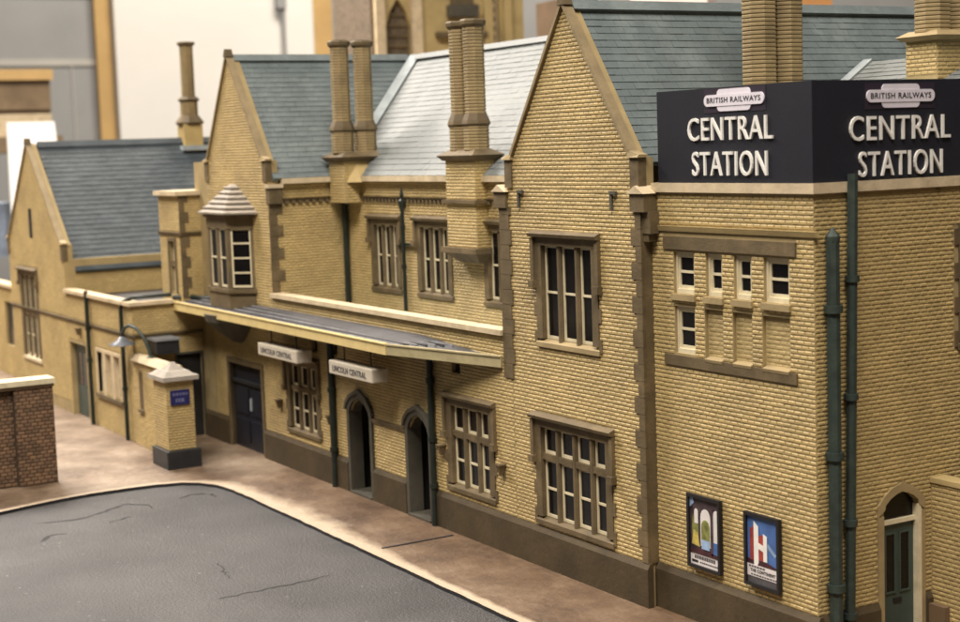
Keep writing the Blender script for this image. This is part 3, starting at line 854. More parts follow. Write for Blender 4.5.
# right return of the oriel gable
wl = core(S2, G+.3, 6.0, 3.9, 7.52, [], ST)
bricks(S2, 4.12, 7.50, lambda z: (G+.02, YR), [(-1, 3, 6.98, 7.12)], wl)
string(S2, G, YR, 7.12, .05, .09)
y = G+.05
while y < 1.6:
    MB().fbox(S2, y, y+.1, 6.99, 7.07, -.02, .065).build('dentil', 'stone', ST, recalc=False); y += .2
MB().box(BX1-.2, BX1+.16, G+.37, 1.55, 7.52, 7.66).build('eaves_cornice', 'coping', ST, recalc=False)
MB().fbox(S2, G-.02, G+.36, 7.0, 7.42, -.1, .13).build('shoulder_block', 'stone', ST, recalc=False)
MB().fbox(S2, G-.06, G+.38, 7.42, 7.52, -.1, .17).build('shoulder_cap', 'coping', ST, recalc=False)
pipe(ST, [(-20.62, YR-.12, 7.0), (-20.62, YR-.12, 4.1)], .075, mat='pipe_dark')
# oriel window
op = [(-24.52, G), (-23.98, G-.55), (-22.52, G-.55), (-21.94, G)]
def orow(z0, z1, grow, name, mat, par):
    c = Vector((-23.23, G)); poly = []
    for p in op:
        v = Vector(p) - c; poly.append(tuple(c + Vector((v.x*(1+grow), v.y*(1+grow)))))
    return MB().zprism(poly[::1], z0, z1).build(name, mat, par)
oz = orow(3.95, 4.55, .02, 'oriel', 'stone', ST)
orow(4.55, 4.66, .10, 'sill', 'stone', oz)
orow(6.32, 6.62, .03, 'head', 'stone', oz)
orow(6.62, 6.72, .14, 'cornice', 'stone', oz)
# posts and lights
FO = Oblique(op[1], op[2]); FC = Oblique(op[2], op[3]); FA = Oblique(op[0], op[1])
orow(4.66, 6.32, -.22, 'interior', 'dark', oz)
for Fx, n in ((FO, 2), (FC, 1), (FA, 1)):
    L = Fx.L; post = .13 if n == 2 else .1
    xs = [0] + [L*k/n for k in range(1, n)] + [L]
    for k, xx in enumerate(xs):
        a, b = (xx, xx+post) if k == 0 else ((xx-post, xx) if k == len(xs)-1 else (xx-post*.8, xx+post*.8))
        MB().fbox(Fx, a, b, 4.66, 6.32, -.1, 0).build('mullion', 'stone', oz, recalc=False)
    for k in range(n):
        a = xs[k] + (post if k == 0 else post*.8); b = xs[k+1] - (post if k == n-1 else post*.8)
        sash(Fx, a, b, 4.7, 6.32, oz, rails=(.25, .5, .75) if n == 1 else (.5,), d=-.03, bw=.05)
# oriel roof: five slate tiers
c = Vector((-23.23, G))
for k in range(6):
    s0, s1 = 1.25*(1-k/6.6)+.05, 1.25*(1-(k+1)/6.6)-.03
    z0 = 6.72 + .80*k/6; z1 = 6.72 + .80*(k+1)/6
    b_ = [tuple(c + Vector(((p[0]+23.23)*s0*1.02, (p[1]-G)*s0*1.02))) for p in op]
    t_ = [tuple(c + Vector(((p[0]+23.23)*s1, (p[1]-G)*s1))) for p in op]
    MB().hexa([(*q, z0) for q in b_], [(*q, z0+.05) for q in b_]).hexa([(*q, z0+.05) for q in b_], [(*q, z1) for q in t_]).build('slate_course', 'bay_slate', oz, recalc=False)
mb = MB(); mb.lathe(-23.23, G, [(.05, 3.05), (.25, 3.12), (.62, 3.4), (.95, 3.72), (1.0, 3.93)], 8, 0, math.pi, 2*math.pi); mb.build('corbel', 'grey_stone', ST)

# ---- canopy
cz = 3.87
front = [(-26.5, -1.03), (-12.5, -1.06), (-8.95, G-.02)]
cp = MB(); poly = front + [(-8.95, G), (-26.5, G)]
CB = .36
cp.hexa([(-26.5,-1.03,cz+.06),(-12.5,-1.06,cz+.06),(-12.5,G-.01,cz+CB-.07),(-26.5,G-.01,cz+CB-.07)], [(-26.5,-1.03,cz+.14),(-12.5,-1.06,cz+.14),(-12.5,G-.01,cz+CB),(-26.5,G-.01,cz+CB)])
cp.add([(-12.5,-1.06,cz+.06),(-8.98,G-.01,cz+.06),(-12.5,G-.01,cz+CB-.07),(-12.5,-1.06,cz+.14),(-8.98,G-.01,cz+.14),(-12.5,G-.01,cz+CB)], [(2,1,0),(3,4,5),(0,1,4,3),(1,2,5,4),(2,0,3,5)])
cp = cp.build('canopy', 'canopy_dark', ST)
FO1 = Oblique(front[0], front[1]); FO2 = Oblique(front[1], (-8.95, G-.01))
MB().fbox(FO1, -.02, FO1.L, cz-.03, cz+.2, 0, .05).build('fascia', 'fascia', cp, recalc=False)
MB().fbox(FO1, -.02, FO1.L, cz+.2, cz+.23, -.03, .075).build('fascia_trim', 'fascia', cp, recalc=False)
MB().fbox(FO2, 0.02, FO2.L-.03, cz-.02, cz+.19, 0, .05).build('fascia', 'fascia_grey', cp, recalc=False, label='greyish fascia on the angled canopy end')
MB().fbox(FO2, 0.02, FO2.L-.03, cz+.19, cz+.22, -.03, .07).build('fascia_trim', 'fascia_grey', cp, recalc=False)
MB().box(-26.5, -26.42, -1.03, G, cz, cz+.2).build('fascia', 'fascia', cp, recalc=False)
for k in range(8):
    yy = -1.0 + k*.095 + random.uniform(-.012, .012)
    z_ = lambda q: cz+.14 + (CB-.14)*(q+1.05)/(1.05+G-.01)
    xr = -12.55 + max(0, (yy+1.0))*2.6; ye = yy + random.uniform(-.02, .03); za, zb = z_(yy), min(z_(ye), cz+.3)
    if xr > -12.5: zb = z_(ye) - (xr+12.5)*.05
    MB().hexa([(-26.4, yy, za-.02), (xr, ye, zb-.02), (xr, ye+.04, zb-.02), (-26.4, yy+.04, za-.02)],
              [(-26.4, yy, za+.035), (xr, ye, zb+.035), (xr, ye+.04, zb+.035), (-26.4, yy+.04, za+.035)]).build('glazing_bar', 'canopy_bar' if k % 2 else 'canopy_dark', cp, recalc=False)
x = -26.0
while x < -10:
    yf = -1.02 if x < -12.5 else -1.02 + (x+12.5)*.233
    MB().box(x, x+.1, yf, G-.01, cz-.02, cz+.06).build('rafter', 'grey_stone', cp, recalc=False); x += 1.5

# ---- roofs of the main range
RZ, RY = 11.0, 5.6
roof(ST, (GX1-.25, G+.14, 7.95), (GX1-.25, 9.2, 7.95), (GAX, 9.2, 10.86), (GAX, G+.14, 10.86), 'slate', 22, label='grey green slate slope behind the front gable')
roof(ST, (GX0+.25, 9.2, 7.95), (GX0+.25, G+.14, 7.95), (GAX, G+.14, 10.86), (GAX, 9.2, 10.86), 'slate', 22)
MB().fprism(Front(G+.14), [(GAX-.16, 10.80), (GAX+.16, 10.80), (GAX, 10.98)], -8.86, 0).build('ridge_cap', 'slate', ST)
roof(ST, (BX1+.10, G+.14, 7.66), (BX1+.10, 2.2, 7.66), (BAX, 5.8, 10.98), (BAX, G+.14, 10.98), 'slate', 24, label='blue grey slate slope of the oriel gable')
roof(ST, (BX0-.1, 5.8, 7.66), (BX0-.1, G+.14, 7.66), (BAX, G+.14, 10.98), (BAX, 5.8, 10.98), 'slate', 24)
MB().fprism(Front(G+.14), [(BAX-.15, 10.92), (BAX+.15, 10.92), (BAX, 11.10)], -5.5, 0).build('ridge_cap', 'slate', ST)
roof(ST, (BX1+.12, YR-.1, 7.66), (GX0+.3, YR-.1, 7.66), (GX0+.3, RY, RZ), (BAX+.02, RY+.1, RZ), 'slate_pale', 24, label='pale slate slope of the middle range')
MB().fprism(Side(GX0), [(RY-.12, RZ-.06), (RY+.14, RZ-.06), (RY, RZ+.09)], -14.5, 0).build('ridge_cap', 'slate_pale', ST)
A, B = Vector((BX1+.12, YR-.1, 7.70)), Vector((BAX+.02, RY+.1, 11.04))
n1 = Vector((-.05, -.25, .15)); n2 = Vector((.16, .10, .06))
MB().hexa([A-Vector((.02,.2,.02)), A+Vector((.22,.0,0)), B+Vector((.22,0,0)), B-Vector((.02,.2,.02))], [A+Vector((0,-.2,.05)), A+Vector((.22,0,.05)), B+Vector((.22,0,.05)), B+Vector((0,-.2,.05))]).build('valley_flashing', 'lead', ST)
roof(ST, (GX0+.3, 9.2, 7.66), (BX1, 9.2, 7.66), (BX1-2.4, RY+.1, RZ), (GX0+.3, RY, RZ), 'slate_pale', 12)
# cross roof of the right-hand block with its own ridge
roof(ST, (-4.1, 2.6, 8.02), (-.34, 2.6, 8.02), (-.34, 6.5, 9.76), (-5.55, 6.5, 9.76), 'slate_pale', 20, label='pale low slate slope behind the roof sign')
roof(ST, (-.34, 9.0, 8.02), (-4.4, 9.0, 8.02), (-5.55, 6.5, 9.76), (-.34, 6.5, 9.76), 'slate_pale', 10)
MB().hexa([(-4.25,2.6,8.03),(-3.95,2.6,8.03),(-5.35,6.5,9.77),(-5.6,6.5,9.77)], [(-4.25,2.6,8.08),(-3.95,2.6,8.08),(-5.35,6.5,9.82),(-5.6,6.5,9.82)]).build('valley_flashing', 'lead', ST)
MB().fprism(FR, [(-4.0, 7.3), (0.0, 7.3), (0.0, 8.0), (-4.0, 8.0)], -2.72, -2.6).build('upstand_wall', 'render', ST)
# back walls that close the building
MB().box(-25.2, -.05, 9.0, 9.3, 0, 7.9).build('rear_wall', 'render', ST, recalc=False)
MB().box(BX0-.02, BX0+.28, G+.31, 9.0, 0, 7.6).build('flank_wall', 'render', ST, recalc=False)
MB().fprism(Front(9.0), [(GX0, 7.9), (GX1, 7.9), (GAX, 10.8)], -.3, 0).build('rear_gable', 'render', ST)

# ---- chimneys
def cluster(name, base, z0, z1, flues, r, ztop, corbel=None, zb=None, label=None, basemat='brick'):
    x0, x1, y0, y1 = base
    ch = MB(); ch.box(x0+.02, x1-.02, y0+.02, y1-.02, z0, z1); ch = ch.build('chimney', 'mortar', ST, recalc=False, label=label)
    bricks(Front(y0+.02), z0, z1, lambda z: (x0+.02, x1-.02), [], ch)
    bricks(Side(x1-.02), z0, z1, lambda z: (y0+.02, y1-.02), [], ch)
    mb = MB()
    mb.hexa([(x0-.03,y0-.03,z1),(x1+.03,y0-.03,z1),(x1+.03,y1+.03,z1),(x0-.03,y1+.03,z1)], [(x0-.14,y0-.14,z1+.12),(x1+.14,y0-.14,z1+.12),(x1+.14,y1+.14,z1+.12),(x0-.14,y1+.14,z1+.12)])
    mb.hexa([(x0-.14,y0-.14,z1+.12),(x1+.14,y0-.14,z1+.12),(x1+.14,y1+.14,z1+.12),(x0-.14,y1+.14,z1+.12)], [(x0+.1,y0+.1,z1+.26),(x1-.1,y0+.1,z1+.26),(x1-.1,y1-.1,z1+.26),(x0+.1,y1-.1,z1+.26)])
    mb.build('chimney_cornice', 'stone', ch, recalc=False)
    for fx, fy in flues:
        zc = z1 + .22
        flue(fx, fy, zc, zc+.58, r*1.22, ch)
        ring(fx, fy, [(r*1.22, zc+.56), (r*1.38, zc+.62), (r*1.30, zc+.70), (r*1.02, zc+.86)], ch, 'stone')
        flue(fx, fy, zc+.84, ztop-.06, r, ch)
        ring(fx, fy, [(r*1.0, ztop-.12), (r*1.2, ztop-.06), (r*1.24, ztop+.02), (r*1.1, ztop+.06)], ch, 'stone')
        ring(fx, fy, [(r*.7, ztop+.055), (r*.7, ztop+.075)], ch, 'dark', name='flue_top')
    return ch
# chimney in the inner corner
ch1 = cluster('chimney', (-20.75, -19.75, 1.55, 2.75), 6.95, 8.05, [(-20.25, 1.78), (-20.25, 2.46)], .25, 11.2)
mb = MB(); mb.hexa([(-19.78,1.6,7.5),(-19.4,1.9,7.5),(-19.4,2.7,7.5),(-19.78,2.7,7.5)], [(-19.78,1.6,7.95),(-19.74,1.9,7.95),(-19.74,2.7,7.95),(-19.78,2.7,7.95)]); mb.build('shoulder', 'brick', ch1, recalc=False)
# corbelled chimney between the windows
ch2 = cluster('chimney', (-14.60, -13.18, 1.72, 2.32), 5.98, 8.02, [(-14.22, 2.02), (-13.56, 2.02)], .25, 11.2)
mb = MB()
mb.hexa([(-14.35,1.9,5.62),(-13.4,1.9,5.62),(-13.4,2.06,5.62),(-14.35,2.06,5.62)], [(-14.68,1.64,5.86),(-13.08,1.64,5.86),(-13.08,2.06,5.86),(-14.68,2.06,5.86)])
mb.box(-14.72, -13.06, 1.60, 2.06, 5.86, 5.98); mb.build('corbel', 'stone', ch2, recalc=False)
MB().box(-14.68, -13.10, 1.66, 2.04, 7.02, 7.10).build('string_course', 'stone', ch2, recalc=False)
# tall twin stack behind the roof sign
ch3 = MB(); ch3.box(-4.35, -3.55, 2.02, 3.32, 7.2, 8.9); ch3 = ch3.build('chimney', 'render', ST, recalc=False)
for fy in (2.36, 2.98): flue(-3.95, fy, 8.88, 13.2, .325, ch3)
# stack on the cross roof
bx0, bx1, by0, by1 = -3.20, -2.40, 5.2, 6.35
ch4 = MB(); ch4.box(bx0+.02, bx1-.02, by0+.02, by1-.02, 8.9, 9.98); ch4 = ch4.build('chimney', 'mortar', ST, recalc=False)
bricks(Front(by0+.02), 9.35, 9.98, lambda z: (bx0+.02, bx1-.02), [], ch4); bricks(Side(bx1-.02), 9.2, 9.98, lambda z: (by0+.02, by1-.02), [], ch4)
mb = MB(); mb.hexa([(bx0-.02,by0-.02,9.98),(bx1+.02,by0-.02,9.98),(bx1+.02,by1+.02,9.98),(bx0-.02,by1+.02,9.98)], [(bx0-.12,by0-.12,10.06),(bx1+.12,by0-.12,10.06),(bx1+.12,by1+.12,10.06),(bx0-.12,by1+.12,10.06)])
mb.hexa([(bx0-.12,by0-.12,10.06),(bx1+.12,by0-.12,10.06),(bx1+.12,by1+.12,10.06),(bx0-.12,by1+.12,10.06)], [(bx0+.05,by0+.05,10.16),(bx1-.05,by0+.05,10.16),(bx1-.05,by1-.05,10.16),(bx0+.05,by1-.05,10.16)])
mb.build('chimney_cornice', 'sand', ch4, recalc=False)
for fy in (5.5, 6.1): flue((bx0+bx1)/2, fy, 10.12, 12.6, .34, ch4)
mb = MB(); mb.box(bx0-.10, bx1+.10, by0-.2, by1-.2, 8.85, 9.25); mb.build('flashing', 'lead', ch4, recalc=False)

# ---- link wall, low wing, small tower and far gable
S3 = Side(-26.3)
wl = core(S3, -2.35, G, 0, 4.05, [(-1.06, -.30, 0, 2.52)], ST)
bricks(S3, 0.0, 4.03, lambda z: (-2.35, G), [(-1.10, -.26, 0, 2.56), (-3, 1, 3.10, 3.22)], wl)
string(S3, -2.35, G, 3.2, .1, .08)
MB().box(-27.2, -26.36, -1.06, -.30, 0, 2.5).build('doorway', 'dark', ST, recalc=False)
mb = MB(); mb.fbox(S3, -1.12, -1.06, 0, 2.56, -.1, .035); mb.fbox(S3, -.30, -.25, 0, 2.56, -.1, .035); mb.fbox(S3, -1.06, -.30, 2.5, 2.56, -.1, .035); mb.build('door_frame', 'grey_stone', ST, recalc=False)
FW = Front(-2.35)
lw = (-29.95, -27.65, 1.12, 2.44); ld = (-33.0, -31.2, 0, 2.42)
wl = core(FW, -33.1, -26.3, 0, 4.05, [lw, ld], ST)
bricks(FW, 0.0, 4.03, lambda z: (-33.1, -26.3), [(lw[0]-.1, lw[1]+.1, 1.0, 2.5), (ld[0], ld[1]+.1, 0, 2.5), (-40, 0, 3.10, 3.22)], wl)
string(FW, -33.1, -26.22, 3.2, .1, .08)
MB().box(-33.1, -26.2, -2.46, -2.05, 4.05, 4.16).build('coping', 'coping', ST, recalc=False)
MB().box(-26.6, -26.195, -2.049, -1.1, 4.05, 4.158).build('coping', 'coping', ST, recalc=False)
MB().box(-33.1, -26.6, -2.049, 4.0, 3.8, 3.9).build('flat_roof', 'canopy_dark', ST, recalc=False)
for a, b in ((-29.95, -29.35), (-29.1, -28.5), (-28.25, -27.65)):
    w_ = MB(); w_.fbox(FW, a-.1, a, 1.05, 2.5, -.2, .04); w_.fbox(FW, b, b+.1, 1.05, 2.5, -.2, .04); w_.fbox(FW, a, b, 2.4, 2.5, -.2, .04)
    w_ = w_.build('window', 'coping', ST, recalc=False); sash(FW, a, b, 1.12, 2.4, w_, d=-.1)
MB().fbox(FW, -30.1, -27.5, .95, 1.07, -.2, .08).build('sill', 'stone', ST, recalc=False)
mb = MB()
for a, b in ((-29.25, -29.2), (-28.4, -28.35)): mb.fbox(FW, a, b, 1.07, 2.5, -.2, .02)
mb.build('mullion', 'coping', ST, recalc=False)
dr = MB(); dr.fbox(FW, -32.9, -31.3, 0.02, 2.35, -.25, -.16); dr = dr.build('door', 'door_green', ST, recalc=False, label='dark green part glazed door of the far low wing')
for a, b in ((-32.7, -32.2), (-32.0, -31.5)): MB().fbox(FW, a, b, 1.05, 2.1, -.17, -.145).build('pane', 'glass', dr, recalc=False)
MB().fbox(FW, -31.6, -31.5, .95, 1.1, -.16, -.12).build('door_handle', 'lead', dr, recalc=False)
wall_lantern(FW, -31.6, 2.85)
pipe(ST, [(-30.5, -2.45, 4.25), (-30.5, -2.45, -.02)], .065, [(2.0,.12),(3.0,.12)], mat='pipe_dark')
pipe(ST, [(-27.0, -2.46, -.02), (-27.0, -2.46, 3.95), (-26.9, -2.40, 4.15), (-26.6, -2.2, 4.27), (-26.45, -1.9, 4.29), (-26.42, -1.1, 4.29)], .06, [(1.5,.1)], mat='pipe_dark')
pipe(ST, [(-26.38, -1.05, 4.2), (-26.0, -.6, 4.2), (-25.0, -.33, 4.2)], .07, mat='pipe_dark')
# small stair tower
FT, ST2 = Front(-0.87), Side(-26.0)
th = (-26.95, -26.45, 4.35, 5.85)
wl = core(FT, -27.75, -26.0, 3.8, 7.2, [th], ST)
bricks(FT, 3.9, 7.2, lambda z: (-27.75, -26.0), [(th[0]-.08, th[1]+.08, 4.3, 5.92), (-30, 0, 6.0, 6.12)], wl)
wl2 = core(ST2, -0.57, 1.5, 3.8, 7.2, [], ST)
bricks(ST2, 3.9, 7.2, lambda z: (-0.86, 1.5), [(-3, 3, 6.0, 6.12)], wl2)
quoins(ST2, -0.87, -1, 4.2, 6.0, wl2, base=.16, long_=.28); quoins(ST2, -0.87, -1, 6.12, 7.2, wl2, base=.16, long_=.28)
string(FT, -27.78, -25.93, 6.12, .1, .08); string(ST2, -.87, 1.5, 6.12, .1, .079)
MB().box(-27.85, -25.9, -.99, 1.6, 7.2, 7.33).build('coping', 'coping', ST, recalc=False)
MB().box(-27.75, -27.5, -.57, 1.5, 3.8, 7.2).build('flank_wall', 'render', ST, recalc=False)
w_ = MB(); w_.fbox(FT, th[0]-.1, th[0], 4.3, 5.95, -.2, .04); w_.fbox(FT, th[1], th[1]+.1, 4.3, 5.95, -.2, .04); w_.fbox(FT, th[0], th[1], 5.85, 5.95, -.2, .04); w_.fbox(FT, th[0], th[1], 5.1, 5.25, -.2, -.02)
w_ = w_.build('window', 'stone', ST, recalc=False)
sash(FT, th[0], th[1], 4.35, 5.1, w_, d=-.1, rails=()); sash(FT, th[0], th[1], 5.25, 5.85, w_, d=-.1, rails=())
# far gable
LX0, LX1, LAX, LAZ, LK = -40.3, -33.1, -36.85, 8.95, 5.6
tw = (-38.9, -36.6, 1.3, 4.5)
wl = core(FW, LX0, LX1, 0, LK, [tw, (-37.15, -36.85, 5.5, 5.6)], ST, extra=gable_top(FW, LX0, LX1, LAX, LAZ, LK))
bricks(FW, 0.4, LAZ-.12, gable_out(LX0, LX1, LAX, LAZ, LK), [(tw[0]-.15, tw[1]+.15, tw[2]-.1, tw[3]+.15), (-41, -33, 3.1, 3.22), (-37.2, -36.8, 5.7, 6.7)], wl)
gable_trim(FW, LX0, LX1, LAX, LAZ, LK)
string(FW, LX0, LX1, 3.2, .1, .08)
MB().fbox(FW, -37.2, -36.8, 5.7, 6.7, .003, .012).build('slit_window', 'glass', ST, recalc=False)
w_ = stone_window(ST, FW, tw[0], tw[1], tw[2], tw[3], 3, 3.0, True, .4, 'coping', teeth=False)
wl = core(Side(LX1), -2.05, 8.0, 3.8, 5.1, [], ST)
bricks(Side(LX1), 3.9, 4.75, lambda z: (-2.05, 2.5), [], wl)
roof(ST, (LX1+.12, -2.0, 4.72), (LX1+.12, 6.5, 4.72), (LAX, 6.5, 8.9), (LAX, -2.0, 8.9), 'slate_dark', 26, label='dark blue grey slate slope of the farthest gable')
roof(ST, (LX0-.1, 6.5, 4.72), (LX0-.1, -2.0, 4.72), (LAX, -2.0, 8.9), (LAX, 6.5, 8.9), 'slate_dark', 10)
MB().fprism(Front(-2.0), [(LAX-.16, 8.82), (LAX+.16, 8.82), (LAX, 9.02)], -8.5, 0).build('ridge_cap', 'slate_dark', ST)
MB().box(LX0, LX1, 6.2, 6.5, 0, 4.8).build('rear_wall', 'render', ST, recalc=False)
MB().box(LX0, LX0+.3, -2.04, 6.2, 0, 4.7).build('flank_wall', 'render', ST, recalc=False)
MB().box(-33.1, -26.2, 3.7, 4.0, 0, 3.79).build('rear_wall', 'render', ST, recalc=False)
c5 = MB(); c5.box(-37.2, -36.5, 3.25, 3.95, 8.3, 9.5); c5 = c5.build('chimney', 'brick', ST, recalc=False)
ring(-36.85, 3.6, [(.42, 9.45), (.52, 9.55), (.34, 9.8)], c5)
flue(-36.85, 3.6, 9.75, 10.35, .32, c5); ring(-36.85, 3.6, [(.33, 10.3), (.4, 10.38), (.27, 10.5)], c5)
flue(-36.85, 3.6, 10.45, 12.35, .245, c5); ring(-36.85, 3.6, [(.245, 12.3), (.32, 12.36), (.32, 12.44), (.22, 12.46)], c5)
MB().box(-37.4, -36.3, 3.1, 4.1, 8.55, 8.72).build('flashing', 'lead', c5, recalc=False)
# outer low wall beyond the far gable
FX = Front(-1.6)
wl = core(FX, -48, LX0, 0, 3.5, [(-44.6, -42.6, 1.2, 2.9)], ST)
MB().box(-48, LX0, -1.7, -1.2, 3.5, 3.62).build('coping', 'coping', ST, recalc=False)
bricks(FX, 0.0, 3.5, lambda z: (-48, LX0), [(-44.6, -42.6, 1.2, 2.9)], wl)
MB().fbox(FX, -44.6, -42.6, 1.2, 2.9, -.2, -.1).build('pane', 'glass', ST, recalc=False)
MB().box(-48, LX0, .9, 1.2, 0, 3.5).build('rear_wall', 'render', ST, recalc=False)

# ================================================================== things fixed to or standing by the station
# corner roof sign
RS = thing('roof_sign', 'large navy corner sign board with raised white letters on the parapet', 'sign', (-1.5, .5, 7.6))
B1 = MB(); B1.box(-3.87, .02, -.03, .06, 7.602, 9.16); B1 = B1.build('board', 'navy', RS, recalc=False)
B2 = MB(); B2.box(-.07, .0201, .061, 3.6, 7.602, 9.159); B2 = B2.build('board', 'navy', RS, recalc=False)
FB, SB = Front(-.03), Side(.0201)
def sign_face(F, par, tot, l1, l2):
    (a, b, z0, z1) = tot; w_ = b-a; h = z1-z0
    MB().fprism(F, [(a-.02, z0-.02), (b+.02, z0-.02), (b+.02, z1+.02), (a-.02, z1+.02)], 0.0, .006).build('totem_backing', 'totem_edge', par)
    MB().fprism(F, rrect(a+w_*.22, b-w_*.22, z0, z1, .08), .004, .018).build('totem', 'lilac', par)
    MB().fprism(F, rrect(a, b, z0+h*.24, z1-h*.24, .09), .004, .026).build('totem_bar', 'lilac', par)
    text_into('BRITISH RAILWAYS', F, a+.08, b-.08, z0+h*.39, z1-h*.37, .024, .030, 'totem_lettering', 'ink', par, 0.012)
    text_into('CENTRAL', F, *l1, -.002, .035, 'lettering', 'white', par, 0.0)
    text_into('STATION', F, *l2, -.002, .035, 'lettering', 'white', par, 0.0)
sign_face(FB, B1, (-2.55, -1.05, 8.77, 9.13), (-2.99, -.86, 8.30, 8.68), (-2.89, -1.0, 7.72, 8.12))
sign_face(SB, B2, (1.08, 2.55, 8.72, 9.09), (.72, 2.90, 8.22, 8.60), (.91, 2.72, 7.66, 8.05))

# framed posters
def poster(u0, u1, z0, z1, label):
    p = thing('framed_poster', label, 'poster', ((u0+u1)/2, -.03, z0))
    b = .055; d = .024
    mb = MB(); mb.fbox(FR, u0, u0+b, z0, z1, d, d+.075); mb.fbox(FR, u1-b, u1, z0, z1, d, d+.075); mb.fbox(FR, u0+b, u1-b, z0, z0+b, d, d+.075); mb.fbox(FR, u0+b, u1-b, z1-b, z1, d, d+.075)
    mb.build('frame', 'frame', p, recalc=False)
    return p, (u0+b, u1-b, z0+b, z1-b), d+.03
def flat(par, poly, d, mat, name):
    return MB().fprism(FR, poly, d-.004, d).build(name, mat, par)
def rectp(a, b, c, d): return [(a, c), (b, c), (b, d), (a, d)]
p, (a, b, c, e), d = poster(-3.19, -2.30, .96, 2.25, 'black framed poster of an arched viaduct, nearer the gable')
W, H = b-a, e-c
X = lambda t: a+W*t
Z = lambda t: c+H*t
sh = MB().fbox(FR, a, b, c, e, d-.02, d).build('print', 'arch_print', p, recalc=False)
flat(sh, rectp(X(0), X(1), Z(0), Z(.17)), d+.004, 'paper', 'caption_panel')
def archp(x0, x1, z0, z1):
    cx = (x0+x1)/2; r = (x1-x0)/2
    return [(x0, z0), (x1, z0)] + [(cx+r*math.cos(t*math.pi/8), z1-r*1.2+r*1.2*math.sin(t*math.pi/8)) for t in range(9)]
flat(sh, archp(X(.36), X(.70), Z(.30), Z(.86)), d+.004, 'paper', 'picture_patch')
flat(sh, archp(X(.39), X(.68), Z(.34), Z(.70)), d+.008, 'green_print', 'picture_patch')
flat(sh, rectp(X(.40), X(.68), Z(.26), Z(.40)), d+.012, 'sky_print2', 'picture_patch')
flat(sh, archp(X(.80), X(1.0), Z(.40), Z(.88)), d+.004, 'paper', 'picture_patch')
flat(sh, rectp(X(.78), X(.98), Z(.20), Z(.40)), d+.008, 'sky_print', 'picture_patch')
flat(sh, archp(X(.06), X(.28), Z(.30), Z(.76)), d+.004, 'green_print', 'picture_patch')
flat(sh, [(X(.05),Z(.30)),(X(.33),Z(.28)),(X(.26),Z(.48)),(X(.12),Z(.52))], d+.008, 'yellow_print', 'picture_patch')
flat(sh, archp(X(.15), X(.28), Z(.62), Z(.84)), d+.008, 'paper', 'picture_patch')
flat(sh, [(X(0),Z(.84)),(X(.14),Z(.92)),(X(.1),Z(1)),(X(0),Z(1))], d+.008, 'sky_print2', 'picture_patch')
flat(sh, [(X(.0),Z(.17)),(X(1),Z(.17)),(X(1),Z(.22)),(X(.3),Z(.26)),(X(0),Z(.21))], d+.014, 'maroon_print', 'picture_patch')
flat(sh, rectp(X(.74), X(.80), Z(.2), Z(.9)), d+.014, 'arch_print', 'picture_patch')
x = .14
while x < .86:
    w_ = random.uniform(.05, .075); flat(sh, rectp(X(x), X(x+w_), Z(.095), Z(.145)), d+.008, 'grey_print', 'caption_mark'); x += w_+.02
flat(sh, rrect(X(.04), X(.26), Z(.035), Z(.07), .015), d+.008, 'ink', 'caption_mark')
x = .32
while x < .93:
    w_ = random.uniform(.04, .07); flat(sh, rectp(X(x), X(x+w_), Z(.04), Z(.06)), d+.008, 'grey_print', 'caption_mark'); x += w_+.02
p, (a, b, c, e), d = poster(-1.67, -.81, .98, 2.21, 'black framed poster with a giant white letter H on blue, nearer the corner')
W, H = b-a, e-c
sh = MB().fbox(FR, a, b, c, e, d-.02, d).build('print', 'sky_print', p, recalc=False)
flat(sh, [(X(.08),Z(.30)),(X(.26),Z(.30)),(X(.26),Z(.88)),(X(.08),Z(.80))], d+.004, 'red_print', 'picture_patch')
flat(sh, [(X(.36),Z(.36)),(X(.55),Z(.36)),(X(.55),Z(.76)),(X(.36),Z(.72))], d+.004, 'red_print', 'picture_patch')
flat(sh, [(X(0),Z(.27)),(X(1),Z(.25)),(X(1),Z(.30)),(X(.6),Z(.36)),(X(.1),Z(.34)),(X(0),Z(.36))], d+.008, 'maroon_print', 'picture_patch')
flat(sh, [(X(.22),Z(.28)),(X(.30),Z(.24)),(X(.37),Z(.32)),(X(.37),Z(.53)),(X(.53),Z(.50)),(X(.53),Z(.36)),(X(.65),Z(.36)),(X(.65),Z(.74)),(X(.53),Z(.77)),(X(.53),Z(.59)),(X(.37),Z(.62)),(X(.37),Z(.86)),(X(.22),Z(.93))], d+.012, 'white', 'giant_letter')
flat(sh, [(X(.66),Z(.64)),(X(.94),Z(.50)),(X(.90),Z(.46)),(X(.66),Z(.57))], d+.004, 'sky_print2', 'picture_patch')
flat(sh, rectp(X(0), X(1), Z(.10), Z(.275)), d+.014, 'paper', 'caption_panel')
flat(sh, rectp(X(0), X(.97), Z(0), Z(.10)), d+.006, 'grey_print', 'caption_panel')
flat(sh, rectp(X(.97), X(1), Z(0), Z(.2)), d+.010, 'paper', 'caption_panel')
text_into('THE CONTINENT', FR, X(.10), X(.92), Z(.165), Z(.215), d+.012, d+.018, 'lettering', 'ink', sh, .03)
for z0, z1, x0, x1 in ((.235, .262, .06, .52), (.118, .14, .12, .92)):
    x = x0
    while x < x1:
        w_ = random.uniform(.05, .08); flat(sh, rectp(X(x), X(x+w_), Z(z0), Z(z1)), d+.018, 'grey_print', 'caption_mark'); x += w_+.025

